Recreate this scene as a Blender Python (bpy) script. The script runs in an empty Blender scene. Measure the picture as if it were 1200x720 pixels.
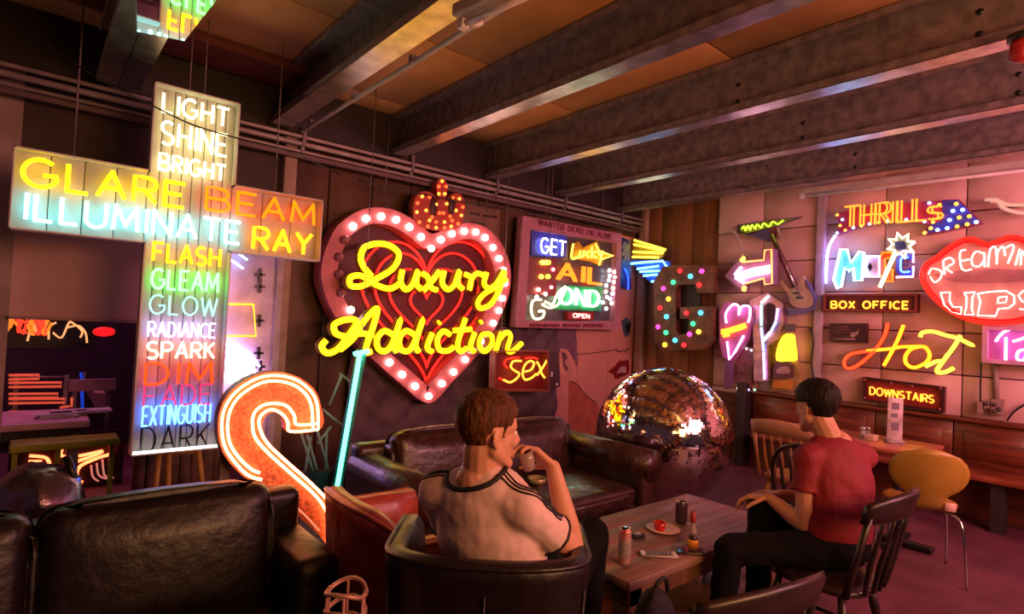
import bpy, bmesh, math, random
from mathutils import Vector, Matrix, Quaternion, noise
random.seed(7)
SC = bpy.context.scene
PI = math.pi
# ------------------------------------------------------------------ camera
H = 1.5                      # eye height
FPX = 672.0                  # focal length in pixels of the 1200 x 720 frame
va = Vector((800, 57, FPX)).normalized()                  # world X (along the left wall) in camera axes
vb = Vector((-565, -10, FPX)).normalized()                # world Y (along the ceiling beams)
vb = (vb - va * va.dot(vb)).normalized()
vc = va.cross(vb).normalized()                            # world Z
RIGHT = Vector((va.x, vb.x, vc.x)); DOWN = Vector((va.y, vb.y, vc.y)); FWD = Vector((va.z, vb.z, vc.z))
EYE = Vector((0, 0, H))
cam_d = bpy.data.cameras.new('camera'); cam = bpy.data.objects.new('camera', cam_d)
SC.collection.objects.link(cam)
m3 = Matrix((RIGHT, -DOWN, -FWD)).transposed()
cam.matrix_world = Matrix.Translation(EYE) @ m3.to_4x4()
cam_d.sensor_width = 36; cam_d.lens = FPX / 1200 * 36; cam_d.clip_start = 0.02
SC.camera = cam
SC.view_settings.view_transform = 'Standard'; SC.view_settings.look = 'None'
SC.view_settings.gamma = 1; SC.view_settings.use_curve_mapping = False
SC.view_settings.exposure = 0.0
# ------------------------------------------------------------------ world and the lamps of the rest of the hall
w = bpy.data.worlds.new('world'); SC.world = w; w.use_nodes = True
w.node_tree.nodes['Background'].inputs[0].default_value = (0.55, 0.25, 0.35, 1)
w.node_tree.nodes['Background'].inputs[1].default_value = 0.09
def area(name, loc, target, size, col, power, sy=None):
    l = bpy.data.lights.new(name, 'AREA'); l.energy = power; l.color = col; l.size = size
    if sy: l.shape = 'RECTANGLE'; l.size_y = sy
    o = bpy.data.objects.new(name, l); SC.collection.objects.link(o); o.location = loc
    o.rotation_euler = (Vector(target) - Vector(loc)).to_track_quat('-Z', 'Y').to_euler(); return o
area('hall_neon_warm_light', (3.2, -2.6, 2.6), (3.0, 2.4, 0.8), 2.6, (1.0, 0.42, 0.38), 66, 1.2)
area('hall_neon_pink_light', (4.3, -1.6, 2.4), (5.8, 2.4, 1.4), 2.0, (1.0, 0.30, 0.40), 120, 1.0)
area('hall_neon_orange_light', (1.6, -1.5, 1.9), (2.6, 2.6, 3.4), 1.6, (1.0, 0.42, 0.13), 85, 0.8)
area('recess_neon_light', (-.2, 6.2, 3.1), (-.4, 5.6, 0), 1.6, (1.0, 0.30, 0.62), 32, .8)
# ------------------------------------------------------------------ helpers
def ray(px, py):
    return RIGHT * (px - 600) + DOWN * (py - 360) + FWD * FPX
def PA(px, py, Y):                                        # pixel -> point of the plane y = Y
    r = ray(px, py); return EYE + r * (Y / r.y)
def PB(px, py, X):
    r = ray(px, py); return EYE + r * (X / r.x)
def PZ(px, py, z):
    r = ray(px, py); return EYE + r * ((z - H) / r.z)
def PS(px, py, s):                                        # s = metres per pixel at that depth
    return EYE + ray(px, py) * s
def zc(k, ox, oy):                                        # coordinates read in an enlarged crop
    return lambda pts: [(x / k + ox, y / k + oy) for x, y in pts]
class Pl:                                                 # an upright plane; n points into the room
    def __init__(s, kind, d): s.k = kind; s.d = d; s.n = Vector((0, -1, 0)) if kind == 'A' else Vector((-1, 0, 0)); s.u = Vector((1, 0, 0)) if kind == 'A' else Vector((0, -1, 0))
    def P(s, px, py, off=0.0): return PA(px, py, s.d - off) if s.k == 'A' else PB(px, py, s.d - off)
    def to(s, u, z, off=0.0): return Vector((u, s.d - off, z)) if s.k == 'A' else Vector((s.d - off, -u, z))
    def uz(s, px, py, off=0.0):
        p = s.P(px, py, off); return (p.x if s.k == 'A' else -p.y, p.z)

MATS = {}
def mat(name, col=(.5, .5, .5), rough=.5, metal=0., var=.12, scale=8., bump=.0, emit=0., ecol=None, trans=0., coat=0., alpha=1., spec=.5, col2=None, stretch=None):
    if name in MATS: return MATS[name]
    m = bpy.data.materials.new(name); m.use_nodes = True; nt = m.node_tree; b = nt.nodes['Principled BSDF']
    b.inputs['Roughness'].default_value = rough; b.inputs['Metallic'].default_value = metal
    b.inputs['Specular IOR Level'].default_value = spec
    b.inputs['Coat Weight'].default_value = coat
    b.inputs['Transmission Weight'].default_value = trans; b.inputs['Alpha'].default_value = alpha
    tc = nt.nodes.new('ShaderNodeTexCoord'); mp = nt.nodes.new('ShaderNodeMapping'); nz = nt.nodes.new('ShaderNodeTexNoise')
    nz.inputs['Scale'].default_value = scale; nz.inputs['Detail'].default_value = 5
    if stretch: mp.inputs['Scale'].default_value = stretch
    nt.links.new(tc.outputs['Object'], mp.inputs[0]); nt.links.new(mp.outputs[0], nz.inputs[0])
    rp = nt.nodes.new('ShaderNodeValToRGB'); c2 = col2 or tuple(c * (1 - 2.2 * var) for c in col)
    rp.color_ramp.elements[0].position = .35; rp.color_ramp.elements[1].position = .68
    rp.color_ramp.elements[0].color = (*[max(0, c) for c in c2], 1); rp.color_ramp.elements[1].color = (*col, 1)
    nt.links.new(nz.outputs[0], rp.inputs[0]); nt.links.new(rp.outputs[0], b.inputs['Base Color'])
    if bump:
        bp = nt.nodes.new('ShaderNodeBump'); bp.inputs['Strength'].default_value = bump; bp.inputs['Distance'].default_value = .02
        nt.links.new(nz.outputs[0], bp.inputs['Height']); nt.links.new(bp.outputs[0], b.inputs['Normal'])
    if emit:
        b.inputs['Emission Color'].default_value = (*(ecol or col), 1); b.inputs['Emission Strength'].default_value = emit
    MATS[name] = m; return m
def neon(name, col, st=6.):
    return mat('neon_' + name, col, .3, emit=st, ecol=col, var=0)

SPLIT = {'hanging_chain', 'hanging_wire', 'tube_clip', 'clip', 'bracket', 'seam', 'letter_bracket', 'tube_holder', 'string', 'tuning_peg', 'pickup', 'print', 'stand', 'upright', 'foot', 'crown_hollow'}
class MB:                                                 # collects shapes into one mesh
    def __init__(s): s.v = []; s.f = []; s.sm = []
    def add(s, vs, fs, smooth=False):
        o = len(s.v); s.v += [tuple(v) for v in vs]; s.f += [tuple(i + o for i in f) for f in fs]; s.sm += [smooth] * len(fs); return s
    def box(s, c, size, ax=None, taper=1.):
        c = Vector(c); ax = ax or (Vector((1, 0, 0)), Vector((0, 1, 0)), Vector((0, 0, 1)))
        vs = []
        for k in (-1, 1):
            t = taper if k > 0 else 1.
            for i, j in ((-1, -1), (1, -1), (1, 1), (-1, 1)):
                vs.append(c + ax[0] * (i * size[0] / 2 * t) + ax[1] * (j * size[1] / 2 * t) + ax[2] * (k * size[2] / 2))
        return s.add(vs, [(3, 2, 1, 0), (4, 5, 6, 7), (0, 1, 5, 4), (1, 2, 6, 5), (2, 3, 7, 6), (3, 0, 4, 7)])
    def rbox(s, c, size, r=.02, ax=None, seg=3, puff=0.):
        bm = bmesh.new(); bmesh.ops.create_cube(bm, size=1)
        for v in bm.verts: v.co = Vector((v.co.x * size[0], v.co.y * size[1], v.co.z * size[2]))
        if puff:
            bmesh.ops.subdivide_edges(bm, edges=bm.edges[:], cuts=5, use_grid_fill=True)
            hx, hy, hz = [q / 2 for q in size]
            for v in bm.verts:
                a, b, d = v.co.x / hx, v.co.y / hy, v.co.z / hz
                k = (1 - a * a) * (1 - b * b) if abs(d) > .99 else ((1 - a * a) * (1 - d * d) if abs(b) > .99 else (1 - b * b) * (1 - d * d))
                n = Vector((0, 0, d)) if abs(d) > .99 else (Vector((0, b, 0)) if abs(b) > .99 else Vector((a, 0, 0)))
                v.co += n * k * puff
                e = sorted([abs(a), abs(b), abs(d)])
                if e[1] > .99: v.co *= 1 - .02 * (1 if e[0] < .99 else 2.)
            es = [e for e in bm.edges if len(e.link_faces) == 2 and e.calc_face_angle(0) > .9]
        else: es = bm.edges[:]
        bmesh.ops.bevel(bm, geom=es, offset=min(r, min(size) * .48), segments=seg, profile=.5, affect='EDGES')
        bm.verts.index_update(); ax = ax or (Vector((1, 0, 0)), Vector((0, 1, 0)), Vector((0, 0, 1)))
        c = Vector(c)
        s.add([c + ax[0] * v.co.x + ax[1] * v.co.y + ax[2] * v.co.z for v in bm.verts], [tuple(v.index for v in f.verts) for f in bm.faces], True); bm.free(); return s
    def tube(s, pts, r, n=6, closed=False, caps=True):
        pts = [Vector(p) for p in pts]; m = len(pts)
        if m < 2: return s
        rr = r if isinstance(r, (list, tuple)) else [r] * m
        vs = []; T = []
        for i in range(m):
            a = pts[(i - 1) % m] if (closed or i > 0) else pts[i]; b = pts[(i + 1) % m] if (closed or i < m - 1) else pts[i]
            t = b - a; T.append(t.normalized() if t.length > 1e-9 else Vector((0, 0, 1)))
        up = T[0].orthogonal().normalized()
        for i in range(m):
            t = T[i]; up = up - t * up.dot(t)
            up = up.normalized() if up.length > 1e-6 else t.orthogonal().normalized()
            sd = t.cross(up)
            for k in range(n):
                a = 2 * PI * k / n; vs.append(pts[i] + (up * math.cos(a) + sd * math.sin(a)) * rr[i])
        fs = []
        for i in range(m if closed else m - 1):
            j = (i + 1) % m
            for k in range(n): fs.append((i * n + k, i * n + (k + 1) % n, j * n + (k + 1) % n, j * n + k))
        if caps and not closed:
            fs.append(tuple(range(n - 1, -1, -1))); fs.append(tuple((m - 1) * n + k for k in range(n)))
        return s.add(vs, fs, True)
    def cyl(s, a, b, r, r2=None, n=14): return s.tube([a, b], [r, r if r2 is None else r2], n)
    def lathe(s, c, prof, n=20, ax=(0, 0, 1)):            # prof: (radius, height)
        q = Vector((0, 0, 1)).rotation_difference(Vector(ax).normalized()); c = Vector(c); vs = []; m = len(prof)
        for r, h in prof:
            for k in range(n):
                a = 2 * PI * k / n; vs.append(c + q @ Vector((r * math.cos(a), r * math.sin(a), h)))
        fs = [(i * n + k, i * n + (k + 1) % n, (i + 1) * n + (k + 1) % n, (i + 1) * n + k) for i in range(m - 1) for k in range(n)]
        fs.append(tuple(range(n - 1, -1, -1))); fs.append(tuple((m - 1) * n + k for k in range(n)))
        return s.add(vs, fs, True)
    def ell(s, c, rad, q=None, n=16, m=10):
        c = Vector(c); rad = rad if isinstance(rad, (tuple, list)) else (rad,) * 3; vs = []
        for i in range(1, m):
            t = PI * i / m
            for k in range(n):
                a = 2 * PI * k / n; v = Vector((rad[0] * math.sin(t) * math.cos(a), rad[1] * math.sin(t) * math.sin(a), rad[2] * math.cos(t)))
                vs.append(c + (q @ v if q else v))
        top = Vector((0, 0, rad[2])); vs.append(c + (q @ top if q else top)); vs.append(c - (q @ top if q else top))
        fs = [(i * n + k, (i + 1) * n + k, (i + 1) * n + (k + 1) % n, i * n + (k + 1) % n) for i in range(m - 2) for k in range(n)]
        T = len(vs) - 2
        fs += [(T, k, (k + 1) % n) for k in range(n)] + [(T + 1, (m - 2) * n + (k + 1) % n, (m - 2) * n + k) for k in range(n)]
        return s.add(vs, fs, True)
    def cap(s, a, b, r0, r1, n=12):                       # tapered capsule
        a = Vector(a); b = Vector(b); d = (b - a); L = d.length; d.normalize(); P = []; R = []
        for k in range(0, 5): t = PI / 2 * k / 5; P.append(a - d * r0 * math.cos(t)); R.append(max(1e-4, r0 * math.sin(t)))
        P.append(a); R.append(r0); P.append(b); R.append(r1)
        for k in range(1, 6): t = PI / 2 * k / 5; P.append(b + d * r1 * math.sin(t)); R.append(max(1e-4, r1 * math.cos(t)))
        return s.tube(P, R, n)
    def prism(s, ring, d):                                # flat polygon ring (3-D points) extruded by the vector d
        n = len(ring); ring = [Vector(p) for p in ring]
        return s.add(ring + [p + Vector(d) for p in ring], [tuple(range(n - 1, -1, -1)), tuple(range(n, 2 * n))] + [(i, (i + 1) % n, n + (i + 1) % n, n + i) for i in range(n)])
    def band(s, outer, inner, d):                         # ring between two outlines, extruded
        n = len(outer); o = [Vector(p) for p in outer]; i_ = [Vector(p) for p in inner]; d = Vector(d)
        vs = o + i_ + [p + d for p in o] + [p + d for p in i_]; fs = []
        for k in range(n):
            j = (k + 1) % n
            fs += [(k, j, n + j, n + k), (2 * n + k, 3 * n + k, 3 * n + j, 2 * n + j), (k, 2 * n + k, 2 * n + j, j), (n + k, n + j, 3 * n + j, 3 * n + k)]
        return s.add(vs, fs)
    def islands(s):
        pr = list(range(len(s.v)))
        def fd(i):
            while pr[i] != i: pr[i] = pr[pr[i]]; i = pr[i]
            return i
        for f in s.f:
            for i in f[1:]: pr[fd(i)] = fd(f[0])
        grp = {}
        for k, f in enumerate(s.f): grp.setdefault(fd(f[0]), []).append(k)
        out = []
        for ks in grp.values():
            mp = {}; q = MB()
            for k in ks:
                q.f.append(tuple(mp.setdefault(i, len(mp)) for i in s.f[k])); q.sm.append(s.sm[k])
            q.v = [None] * len(mp)
            for i, j in mp.items(): q.v[j] = s.v[i]
            out.append(q)
        return out
    def build(s, name, m, parent=None, **kw):
        if name in SPLIT and not kw.get('_one'):
            for q in s.islands(): o = q.build(name, m, parent, _one=1, **kw)
            return o
        kw.pop('_one', None)
        me = bpy.data.meshes.new(name); me.from_pydata(s.v, [], s.f); me.update()
        bm = bmesh.new(); bm.from_mesh(me); sm = s.sm
        bmesh.ops.recalc_face_normals(bm, faces=bm.faces[:]); bm.to_mesh(me); bm.free()
        for p, q in zip(me.polygons, sm): p.use_smooth = q
        if m: me.materials.append(m)
        o = bpy.data.objects.new(name, me); SC.collection.objects.link(o)
        if parent: setpar(o, parent)
        for k, v in kw.items(): o[k] = v
        return o
def setpar(o, p):
    o.parent = p
    W = Matrix.Translation(p.get('_w', (0, 0, 0))) if '_w' in p else Matrix()
    o.matrix_parent_inverse = W.inverted()
def thing(name, label, cat, loc=(0, 0, 0), group=None, kind=None):
    o = bpy.data.objects.new(name, None); SC.collection.objects.link(o); o.empty_display_size = .1
    o.location = loc; o['_w'] = tuple(loc)
    o['label'] = label; o['category'] = cat
    if group: o['group'] = group
    if kind: o['kind'] = kind
    return o
def tag(o, label, cat, group=None):
    o['label'] = label; o['category'] = cat
    if group: o['group'] = group
    return o
def struct(o, label=None):
    o['kind'] = 'structure'
    if label: o['label'] = label
    return o
def cat(pts, n=6, closed=False):                          # Catmull-Rom smoothing
    pts = [Vector(p) for p in pts]; m = len(pts); out = []
    if m < 3: return pts
    for i in range(m if closed else m - 1):
        p0 = pts[(i - 1) % m] if (closed or i > 0) else pts[i]; p1 = pts[i]; p2 = pts[(i + 1) % m]
        p3 = pts[(i + 2) % m] if (closed or i + 2 < m) else p2
        for k in range(n):
            t = k / n; out.append(.5 * ((2 * p1) + (p2 - p0) * t + (2 * p0 - 5 * p1 + 4 * p2 - p3) * t * t + (3 * p1 - p0 - 3 * p2 + p3) * t ** 3))
    if not closed: out.append(pts[-1])
    return out
def cat2(pts, n=6, closed=False): return [(p.x, p.y) for p in cat([(x, y, 0) for x, y in pts], n, closed)]

# ---- single-stroke lettering, unit height, for glass tube
def arc(cx, cy, rx, ry, a0, a1, n=10): return [(cx + rx * math.cos(math.radians(a0 + (a1 - a0) * i / n)), cy + ry * math.sin(math.radians(a0 + (a1 - a0) * i / n))) for i in range(n + 1)]
W = .62
FONT = {
 'A': [[(0, 0), (.31, 1), (.62, 0)], [(.12, .35), (.50, .35)]],
 'B': [[(0, 0), (0, 1)] + arc(.33, .76, .22, .24, 90, -90) + [(0, .52)], [(0, .52)] + arc(.36, .26, .24, .26, 90, -90) + [(0, 0)]],
 'C': [arc(.34, .5, .34, .5, 50, 310, 16)],
 'D': [[(0, 0), (0, 1)] + arc(.2, .5, .38, .5, 90, -90, 14) + [(0, 0)]],
 'E': [[(.5, 1), (0, 1), (0, 0), (.5, 0)], [(0, .52), (.42, .52)]],
 'F': [[(.5, 1), (0, 1), (0, 0)], [(0, .52), (.4, .52)]],
 'G': [arc(.36, .5, .36, .5, 50, 340, 18) + [(.70, .45), (.40, .45)]],
 'H': [[(0, 0), (0, 1)], [(.55, 0), (.55, 1)], [(0, .5), (.55, .5)]],
 'I': [[(.05, 0), (.05, 1)]],
 'J': [[(.4, 1)] + arc(.2, .25, .2, .25, 0, -180)],
 'K': [[(0, 0), (0, 1)], [(.5, 1), (0, .45)], [(.15, .6), (.52, 0)]],
 'L': [[(0, 1), (0, 0), (.45, 0)]],
 'M': [[(0, 0), (.06, 1), (.36, .2), (.66, 1), (.72, 0)]],
 'N': [[(0, 0), (0, 1), (.55, 0), (.55, 1)]],
 'O': [arc(.36, .5, .36, .5, 90, 450, 22)],
 'P': [[(0, 0), (0, 1)] + arc(.3, .74, .24, .26, 90, -90) + [(0, .48)]],
 'R': [[(0, 0), (0, 1)] + arc(.3, .74, .24, .26, 90, -90) + [(0, .48)], [(.25, .48), (.54, 0)]],
 'S': [arc(.28, .74, .25, .26, 40, 270, 10) + arc(.28, .24, .27, .24, 90, -140, 10)],
 'T': [[(0, 1), (.6, 1)], [(.3, 1), (.3, 0)]],
 'U': [[(0, 1), (0, .3)] + arc(.28, .28, .28, .28, 180, 360) + [(.56, 1)]],
 'V': [[(0, 1), (.3, 0), (.6, 1)]],
 'W': [[(0, 1), (.18, 0), (.4, .9), (.62, 0), (.8, 1)]],
 'X': [[(0, 0), (.55, 1)], [(0, 1), (.55, 0)]],
 'Y': [[(0, 1), (.3, .5), (.6, 1)], [(.3, .5), (.3, 0)]],
 '&': [arc(.28, .75, .2, .23, -20, 250, 10) + [(.55, 0)], arc(.26, .25, .25, .25, 60, 330, 10) + [(.55, .45)]],
 ' ': []}
def fw(ch):
    g = FONT[ch]; return max((p[0] for st in g for p in st), default=.3)
def neon_text(parent, txt, pl, tl, br, m, r=.008, off=.05, gap=.22, name='letter', shear=0., double=0., label=None, n=5, black=None):
    u0, z1 = pl.uz(*tl, off); u1, z0 = pl.uz(*br, off); h = z1 - z0
    tot = sum(fw(c) for c in txt) + gap * (len(txt) - 1); k = (u1 - u0) / tot; x = 0
    for c in txt:
        mb = MB()
        for st in FONT[c]:
            for dd in ((0,) if not double else (-double, double)):
                pts = [pl.to(u0 + (x + p[0]) * k + dd + shear * p[1] * h, z0 + p[1] * h, off) for p in st]
                if len(st) > 8: mb.tube(pts, r, n)
                else:
                    for a, b in zip(pts[:-1], pts[1:]): mb.tube([a, b], r, n)
                    for q in pts[1:-1]: mb.ell(q, r, None, 6, 4)
        if mb.v:
            o = mb.build(name, m, parent)
            if label: o['label'] = label
        x += fw(c) + gap
def strokes(parent, name, pl, paths, r, m, off=.05, smooth=5, label=None, n=6, closed=False):
    mb = MB()
    for p in paths:
        q = cat2(p, smooth, closed) if smooth and len(p) > 2 else p
        mb.tube([pl.P(x, y, off) for x, y in q], r, n, closed=closed and len(p) > 2)
    o = mb.build(name, m, parent)
    if label: o['label'] = label
    return o
def poly(parent, name, pl, pts, m, off0, off1, label=None, smooth=0):
    q = cat2(pts, smooth, True) if smooth else pts
    base = [pl.P(x, y, off1) for x, y in q]
    mb = MB().prism(base, pl.n * -(off1 - off0)); o = mb.build(name, m, parent)
    if label: o['label'] = label
    return o
def rect(pl, tl, br, off=0.):                             # world rectangle of a sign from two corner pixels
    u0, z1 = pl.uz(*tl, off); u1, z0 = pl.uz(*br, off); return u0, z0, u1, z1
def panel(parent, name, pl, R, m, off0, off1, label=None, inset=0.):
    u0, z0, u1, z1 = R; u0 += inset; z0 += inset; u1 -= inset; z1 -= inset
    ring = [pl.to(u0, z0, off1), pl.to(u1, z0, off1), pl.to(u1, z1, off1), pl.to(u0, z1, off1)]
    o = MB().prism(ring, pl.n * -(off1 - off0)).build(name, m, parent)
    if label: o['label'] = label
    return o
def frame(parent, name, pl, R, m, off0, off1, wdt=.03, label=None):
    u0, z0, u1, z1 = R; mb = MB()
    a = [pl.to(u0, z0, off1), pl.to(u1, z0, off1), pl.to(u1, z1, off1), pl.to(u0, z1, off1)]
    b = [pl.to(u0 + wdt, z0 + wdt, off1), pl.to(u1 - wdt, z0 + wdt, off1), pl.to(u1 - wdt, z1 - wdt, off1), pl.to(u0 + wdt, z1 - wdt, off1)]
    o = mb.band(a, b, pl.n * -(off1 - off0)).build(name, m, parent)
    if label: o['label'] = label
    return o
def bulbs(parent, pl, pts, mats, r, off, name='bulb'):
    cache = {}
    for i, (x, y) in enumerate(pts):
        m = mats[i % len(mats)]
        if m.name not in cache:
            o = MB().ell((0, 0, 0), r, None, 10, 6).build(name, m); cache[m.name] = o
        else:
            o = cache[m.name].copy(); SC.collection.objects.link(o)
        o.location = pl.P(x, y, off); setpar(o, parent)

# ------------------------------------------------------------------ materials
steel = mat('galvanised_steel', (.26, .21, .22), .5, .35, .22, 14, .15)
steel_l = mat('bare_steel', (.22, .2, .2), .35, .75, .2, 20, .1)
ply = mat('ceiling_board', (.55, .27, .11), .6, 0, .12, 2.5, .05)
dark = mat('dark_paint', (.03, .018, .02), .6, 0, .2, 6)
floor_m = mat('painted_concrete', (.16, .045, .07), .55, 0, .2, 3., .25)
pinkwall = mat('pale_painted_board', (.72, .46, .44), .7, 0, .10, 3, .1, col2=(.58, .33, .31))
brownwall = mat('brown_board', (.16, .08, .05), .6, 0, .2, 4, .15, stretch=(1, 1, .3))
plywall = mat('varnished_plywood', (.30, .13, .05), .45, 0, .18, 6, .1, stretch=(1, 3, .25))
leather = mat('black_leather', (.009, .004, .006), .42, 0, .2, 22, .25, coat=.03)
leather_b = mat('brown_black_leather', (.055, .020, .014), .36, 0, .3, 18, .3, coat=.12)
leather_r = mat('red_lit_leather', (.48, .09, .06), .36, 0, .2, 16, .2, coat=.1)  # black leather with the S sign's red glow put into its colour
wood_d = mat('dark_stained_wood', (.028, .012, .012), .4, 0, .3, 10, .1, coat=.08)
wood_t = mat('worn_table_wood', (.30, .16, .13), .5, 0, .25, 5, .12, stretch=(.4, 4, 1))
wood_w = mat('wainscot_wood', (.21, .045, .02), .4, 0, .25, 6, .1, stretch=(1, .5, 4), coat=.1)
wood_o = mat('orange_wood', (.42, .17, .05), .4, 0, .2, 8)
chrome = mat('chrome', (.7, .7, .72), .15, 1, 0)
white_p = mat('white_paint', (.7, .68, .66), .4)
black_p = mat('black_plastic', (.012, .012, .013), .35)
red_p = mat('red_paint', (.35, .015, .02), .4)
grey_c = mat('grey_conduit', (.46, .37, .37), .45, .2)
clear = mat('clear_glass', (1, 1, 1), .03, trans=1., var=0)
N = {k: neon(k, c, s) for k, c, s in (
 ('white', (1., .88, .42), 3.6), ('yellow', (1., .62, .004), 4.0), ('cyanwhite', (.25, .92, 1.), 6), ('orange', (1., .12, .001), 3.4),
 ('amber', (1., .36, .006), 3.8), ('green', (.14, 1., .16), 5), ('teal', (.08, .9, .6), 7), ('pale', (.35, .9, .75), 1.6), ('violetwhite', (.5, .45, 1.), 6),
 ('pinkwhite', (1., .40, .28), 4.5), ('red', (1., .016, .01), 2.2), ('darkred', (.75, .01, .012), 1.2), ('magenta', (.75, .04, .16), 1.1), ('blue', (.05, .2, 1.), 8), ('skyblue', (.06, .22, 1.), 9),
 ('hotwhite', (1., .34, .13), 9), ('pink', (1., .22, .55), 6), ('lilac', (.75, .35, 1.), 6), ('bulbwhite', (1., .72, .62), 14), ('lime', (.75, 1., .04), 5), ('golden', (1., .62, .05), 5),
 ('purple', (.5, .1, 1.), 8), ('coral', (1., .28, .16), 2.2))}
# ================================================================== the room shell
YL = 5.05; XR = 6.45; ZB = 3.03; ZC = 3.40; YP = 4.93
LW = Pl('A', YL); RW = Pl('B', XR)
fl = struct(MB().box((2.6, 1.9, -.05), (11.6, 12.6, .1)).build('floor', floor_m), 'dark red painted concrete floor')
ce = struct(MB().box((2.6, 1.9, ZC + .12), (11.6, 12.6, .1)).build('ceiling', mat('ceiling_void', (.04, .02, .015), .8)), 'boarded ceiling between steel beams')
beam_x = [-.86, .36] + [1.57, 2.64, 3.76, 4.81, 5.95]
edges = [-3.0] + beam_x + [8.0]
for i in range(len(edges) - 1):                           # ceiling boards between the beams
    y = -3.9
    while y < YL:
        L = 1.22 if i % 2 else 1.5
        y1 = min(y + L, YL + .3)
        MB().rbox(((edges[i] + edges[i + 1]) / 2, (y + y1) / 2, ZC + .03), (edges[i + 1] - edges[i] - .01, y1 - y - .012, .04), .006, None, 1).build('ceiling_board', ply, ce)
        y = y1
def steel_beam(x, y0, y1, zb, zt, wf=.12, m=steel, flip=1):
    mb = MB(); L = y1 - y0; yc = (y0 + y1) / 2
    mb.box((x, yc, (zb + zt) / 2), (.014, L, zt - zb))
    mb.box((x - flip * wf / 2, yc, zb + .007), (wf, L, .014)); mb.box((x - flip * wf / 2, yc, zt - .007), (wf, L, .014))
    mb.box((x - flip * wf, yc, zb + .022), (.01, L, .045)); mb.box((x - flip * wf, yc, zt - .022), (.01, L, .045))
    b = mb.build('beam', m, ce)
    MB().box((x - flip * wf / 2, yc, zb - .004), (wf + .01, L, .008)).build('flange', mat('bright_flange', (.5, .46, .46), .28, .95, .2, 9, .12), b)  # flange made paler and shinier than the beam for its neon highlight
    for yy in ([.75, 2.1] if x > 3 else [-.6]):
        h = MB()
        for zz in (.11, .23): h.cyl((x - .012, yy, zb + zz), (x + .012, yy, zb + zz), .017)
        h.build('bolt_hole', black_p, b)
    return b
for x in beam_x[2:]: steel_beam(x, -3.8, YP - .02, ZB, ZC, .12 if x > 2 else .15)
for dx in (0, .13): steel_beam(.36 + dx, -3.8, YP - .25, ZB - .06, ZC - .06, .105, mat('pale_steel', (.70, .70, .60), .45, .1, .15, 14, .1))
steel_beam(-.86, -3.8, YP - .02, ZB, ZC)
MB().box((2.3, YP + .06, (ZB + ZC) / 2 + .04), (8.6, .12, ZC - ZB + .1)).build('header_beam', dark, ce)
MB().box((.98, 4.66, ZC - .03), (1.14, .42, .06)).build('shade_box', mat('shade_maroon', (.16, .03, .03), .6), ce)  # dark box added where the ceiling end lies in shade by the header
# low beam crossing at the top left
p0 = PZ(-30, -20, 2.9); 
lb = MB().box((-1.0, 2.35, 2.98), (2.1, .16, .26)).build('cross_beam', dark, ce)
# ---- left wall: boards, opening on its left part
xa = LW.uz(8, 400)[0]; xb = LW.uz(319, 400)[0]; xc = LW.uz(744, 400)[0]; ztop = LW.uz(80, 376)[1]
wl = struct(MB().box(((xc + xb) / 2 + .05, YL + .10, 1.6), (xc - xb + .1, .10, 3.4)).build('wall_left', brownwall), 'brown boarded wall')
bw = .42; x = xb
while x < xc - .02:
    x1 = min(x + bw, xc)
    MB().rbox(((x + x1) / 2, YL + .03, 1.6), (x1 - x - .012, .05, 3.35), .005, None, 1).build('wall_board', brownwall, wl); x = x1
panelm = mat('plum_plaster', (.62, .36, .36), .7, 0, .05, 1.5)
zp = LW.uz(80, 268)[1]
MB().box(((xa + xb) / 2, YL + .06, (ztop + zp) / 2), (xb - xa, .1, zp - ztop)).build('lintel_panel', panelm, wl)
MB().box(((xa + xb) / 2, YL + .06, (zp + 3.3) / 2), (xb - xa, .1, 3.3 - zp)).build('upper_panel', mat('umber_paint', (.07, .04, .035), .7), wl)
MB().box(((xa + xb) / 2, YL - .01, ztop + .01), (xb - xa, .06, .02)).build('lintel_edge', mat('edge_trim', (.4, .2, .25), .5), wl)
MB().box((-2.2, YL + .06, 1.6), (2 * (xa + 2.2), .1, 3.4)).build('wall_board', mat('pale_post', (.40, .27, .25), .6), wl)
x0, x1 = LW.uz(318, 380)[0], LW.uz(333, 380)[0]
struct(MB().rbox(((x0 + x1) / 2, YL - .04, 1.6), (x1 - x0, .12, 3.3), .01).build('trim_1', mat('beige_post', (.42, .28, .22), .6)), 'beige post between the opening and the brown wall')
# recess behind the opening
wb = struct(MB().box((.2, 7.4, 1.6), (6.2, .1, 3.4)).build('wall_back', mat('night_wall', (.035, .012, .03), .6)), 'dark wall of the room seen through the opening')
MB().box((xb + .35, 6.25, 1.6), (.08, 2.3, 3.4)).build('wall_recess_side', mat('recess_side', (.10, .04, .06), .7), None, kind='structure')
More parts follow.
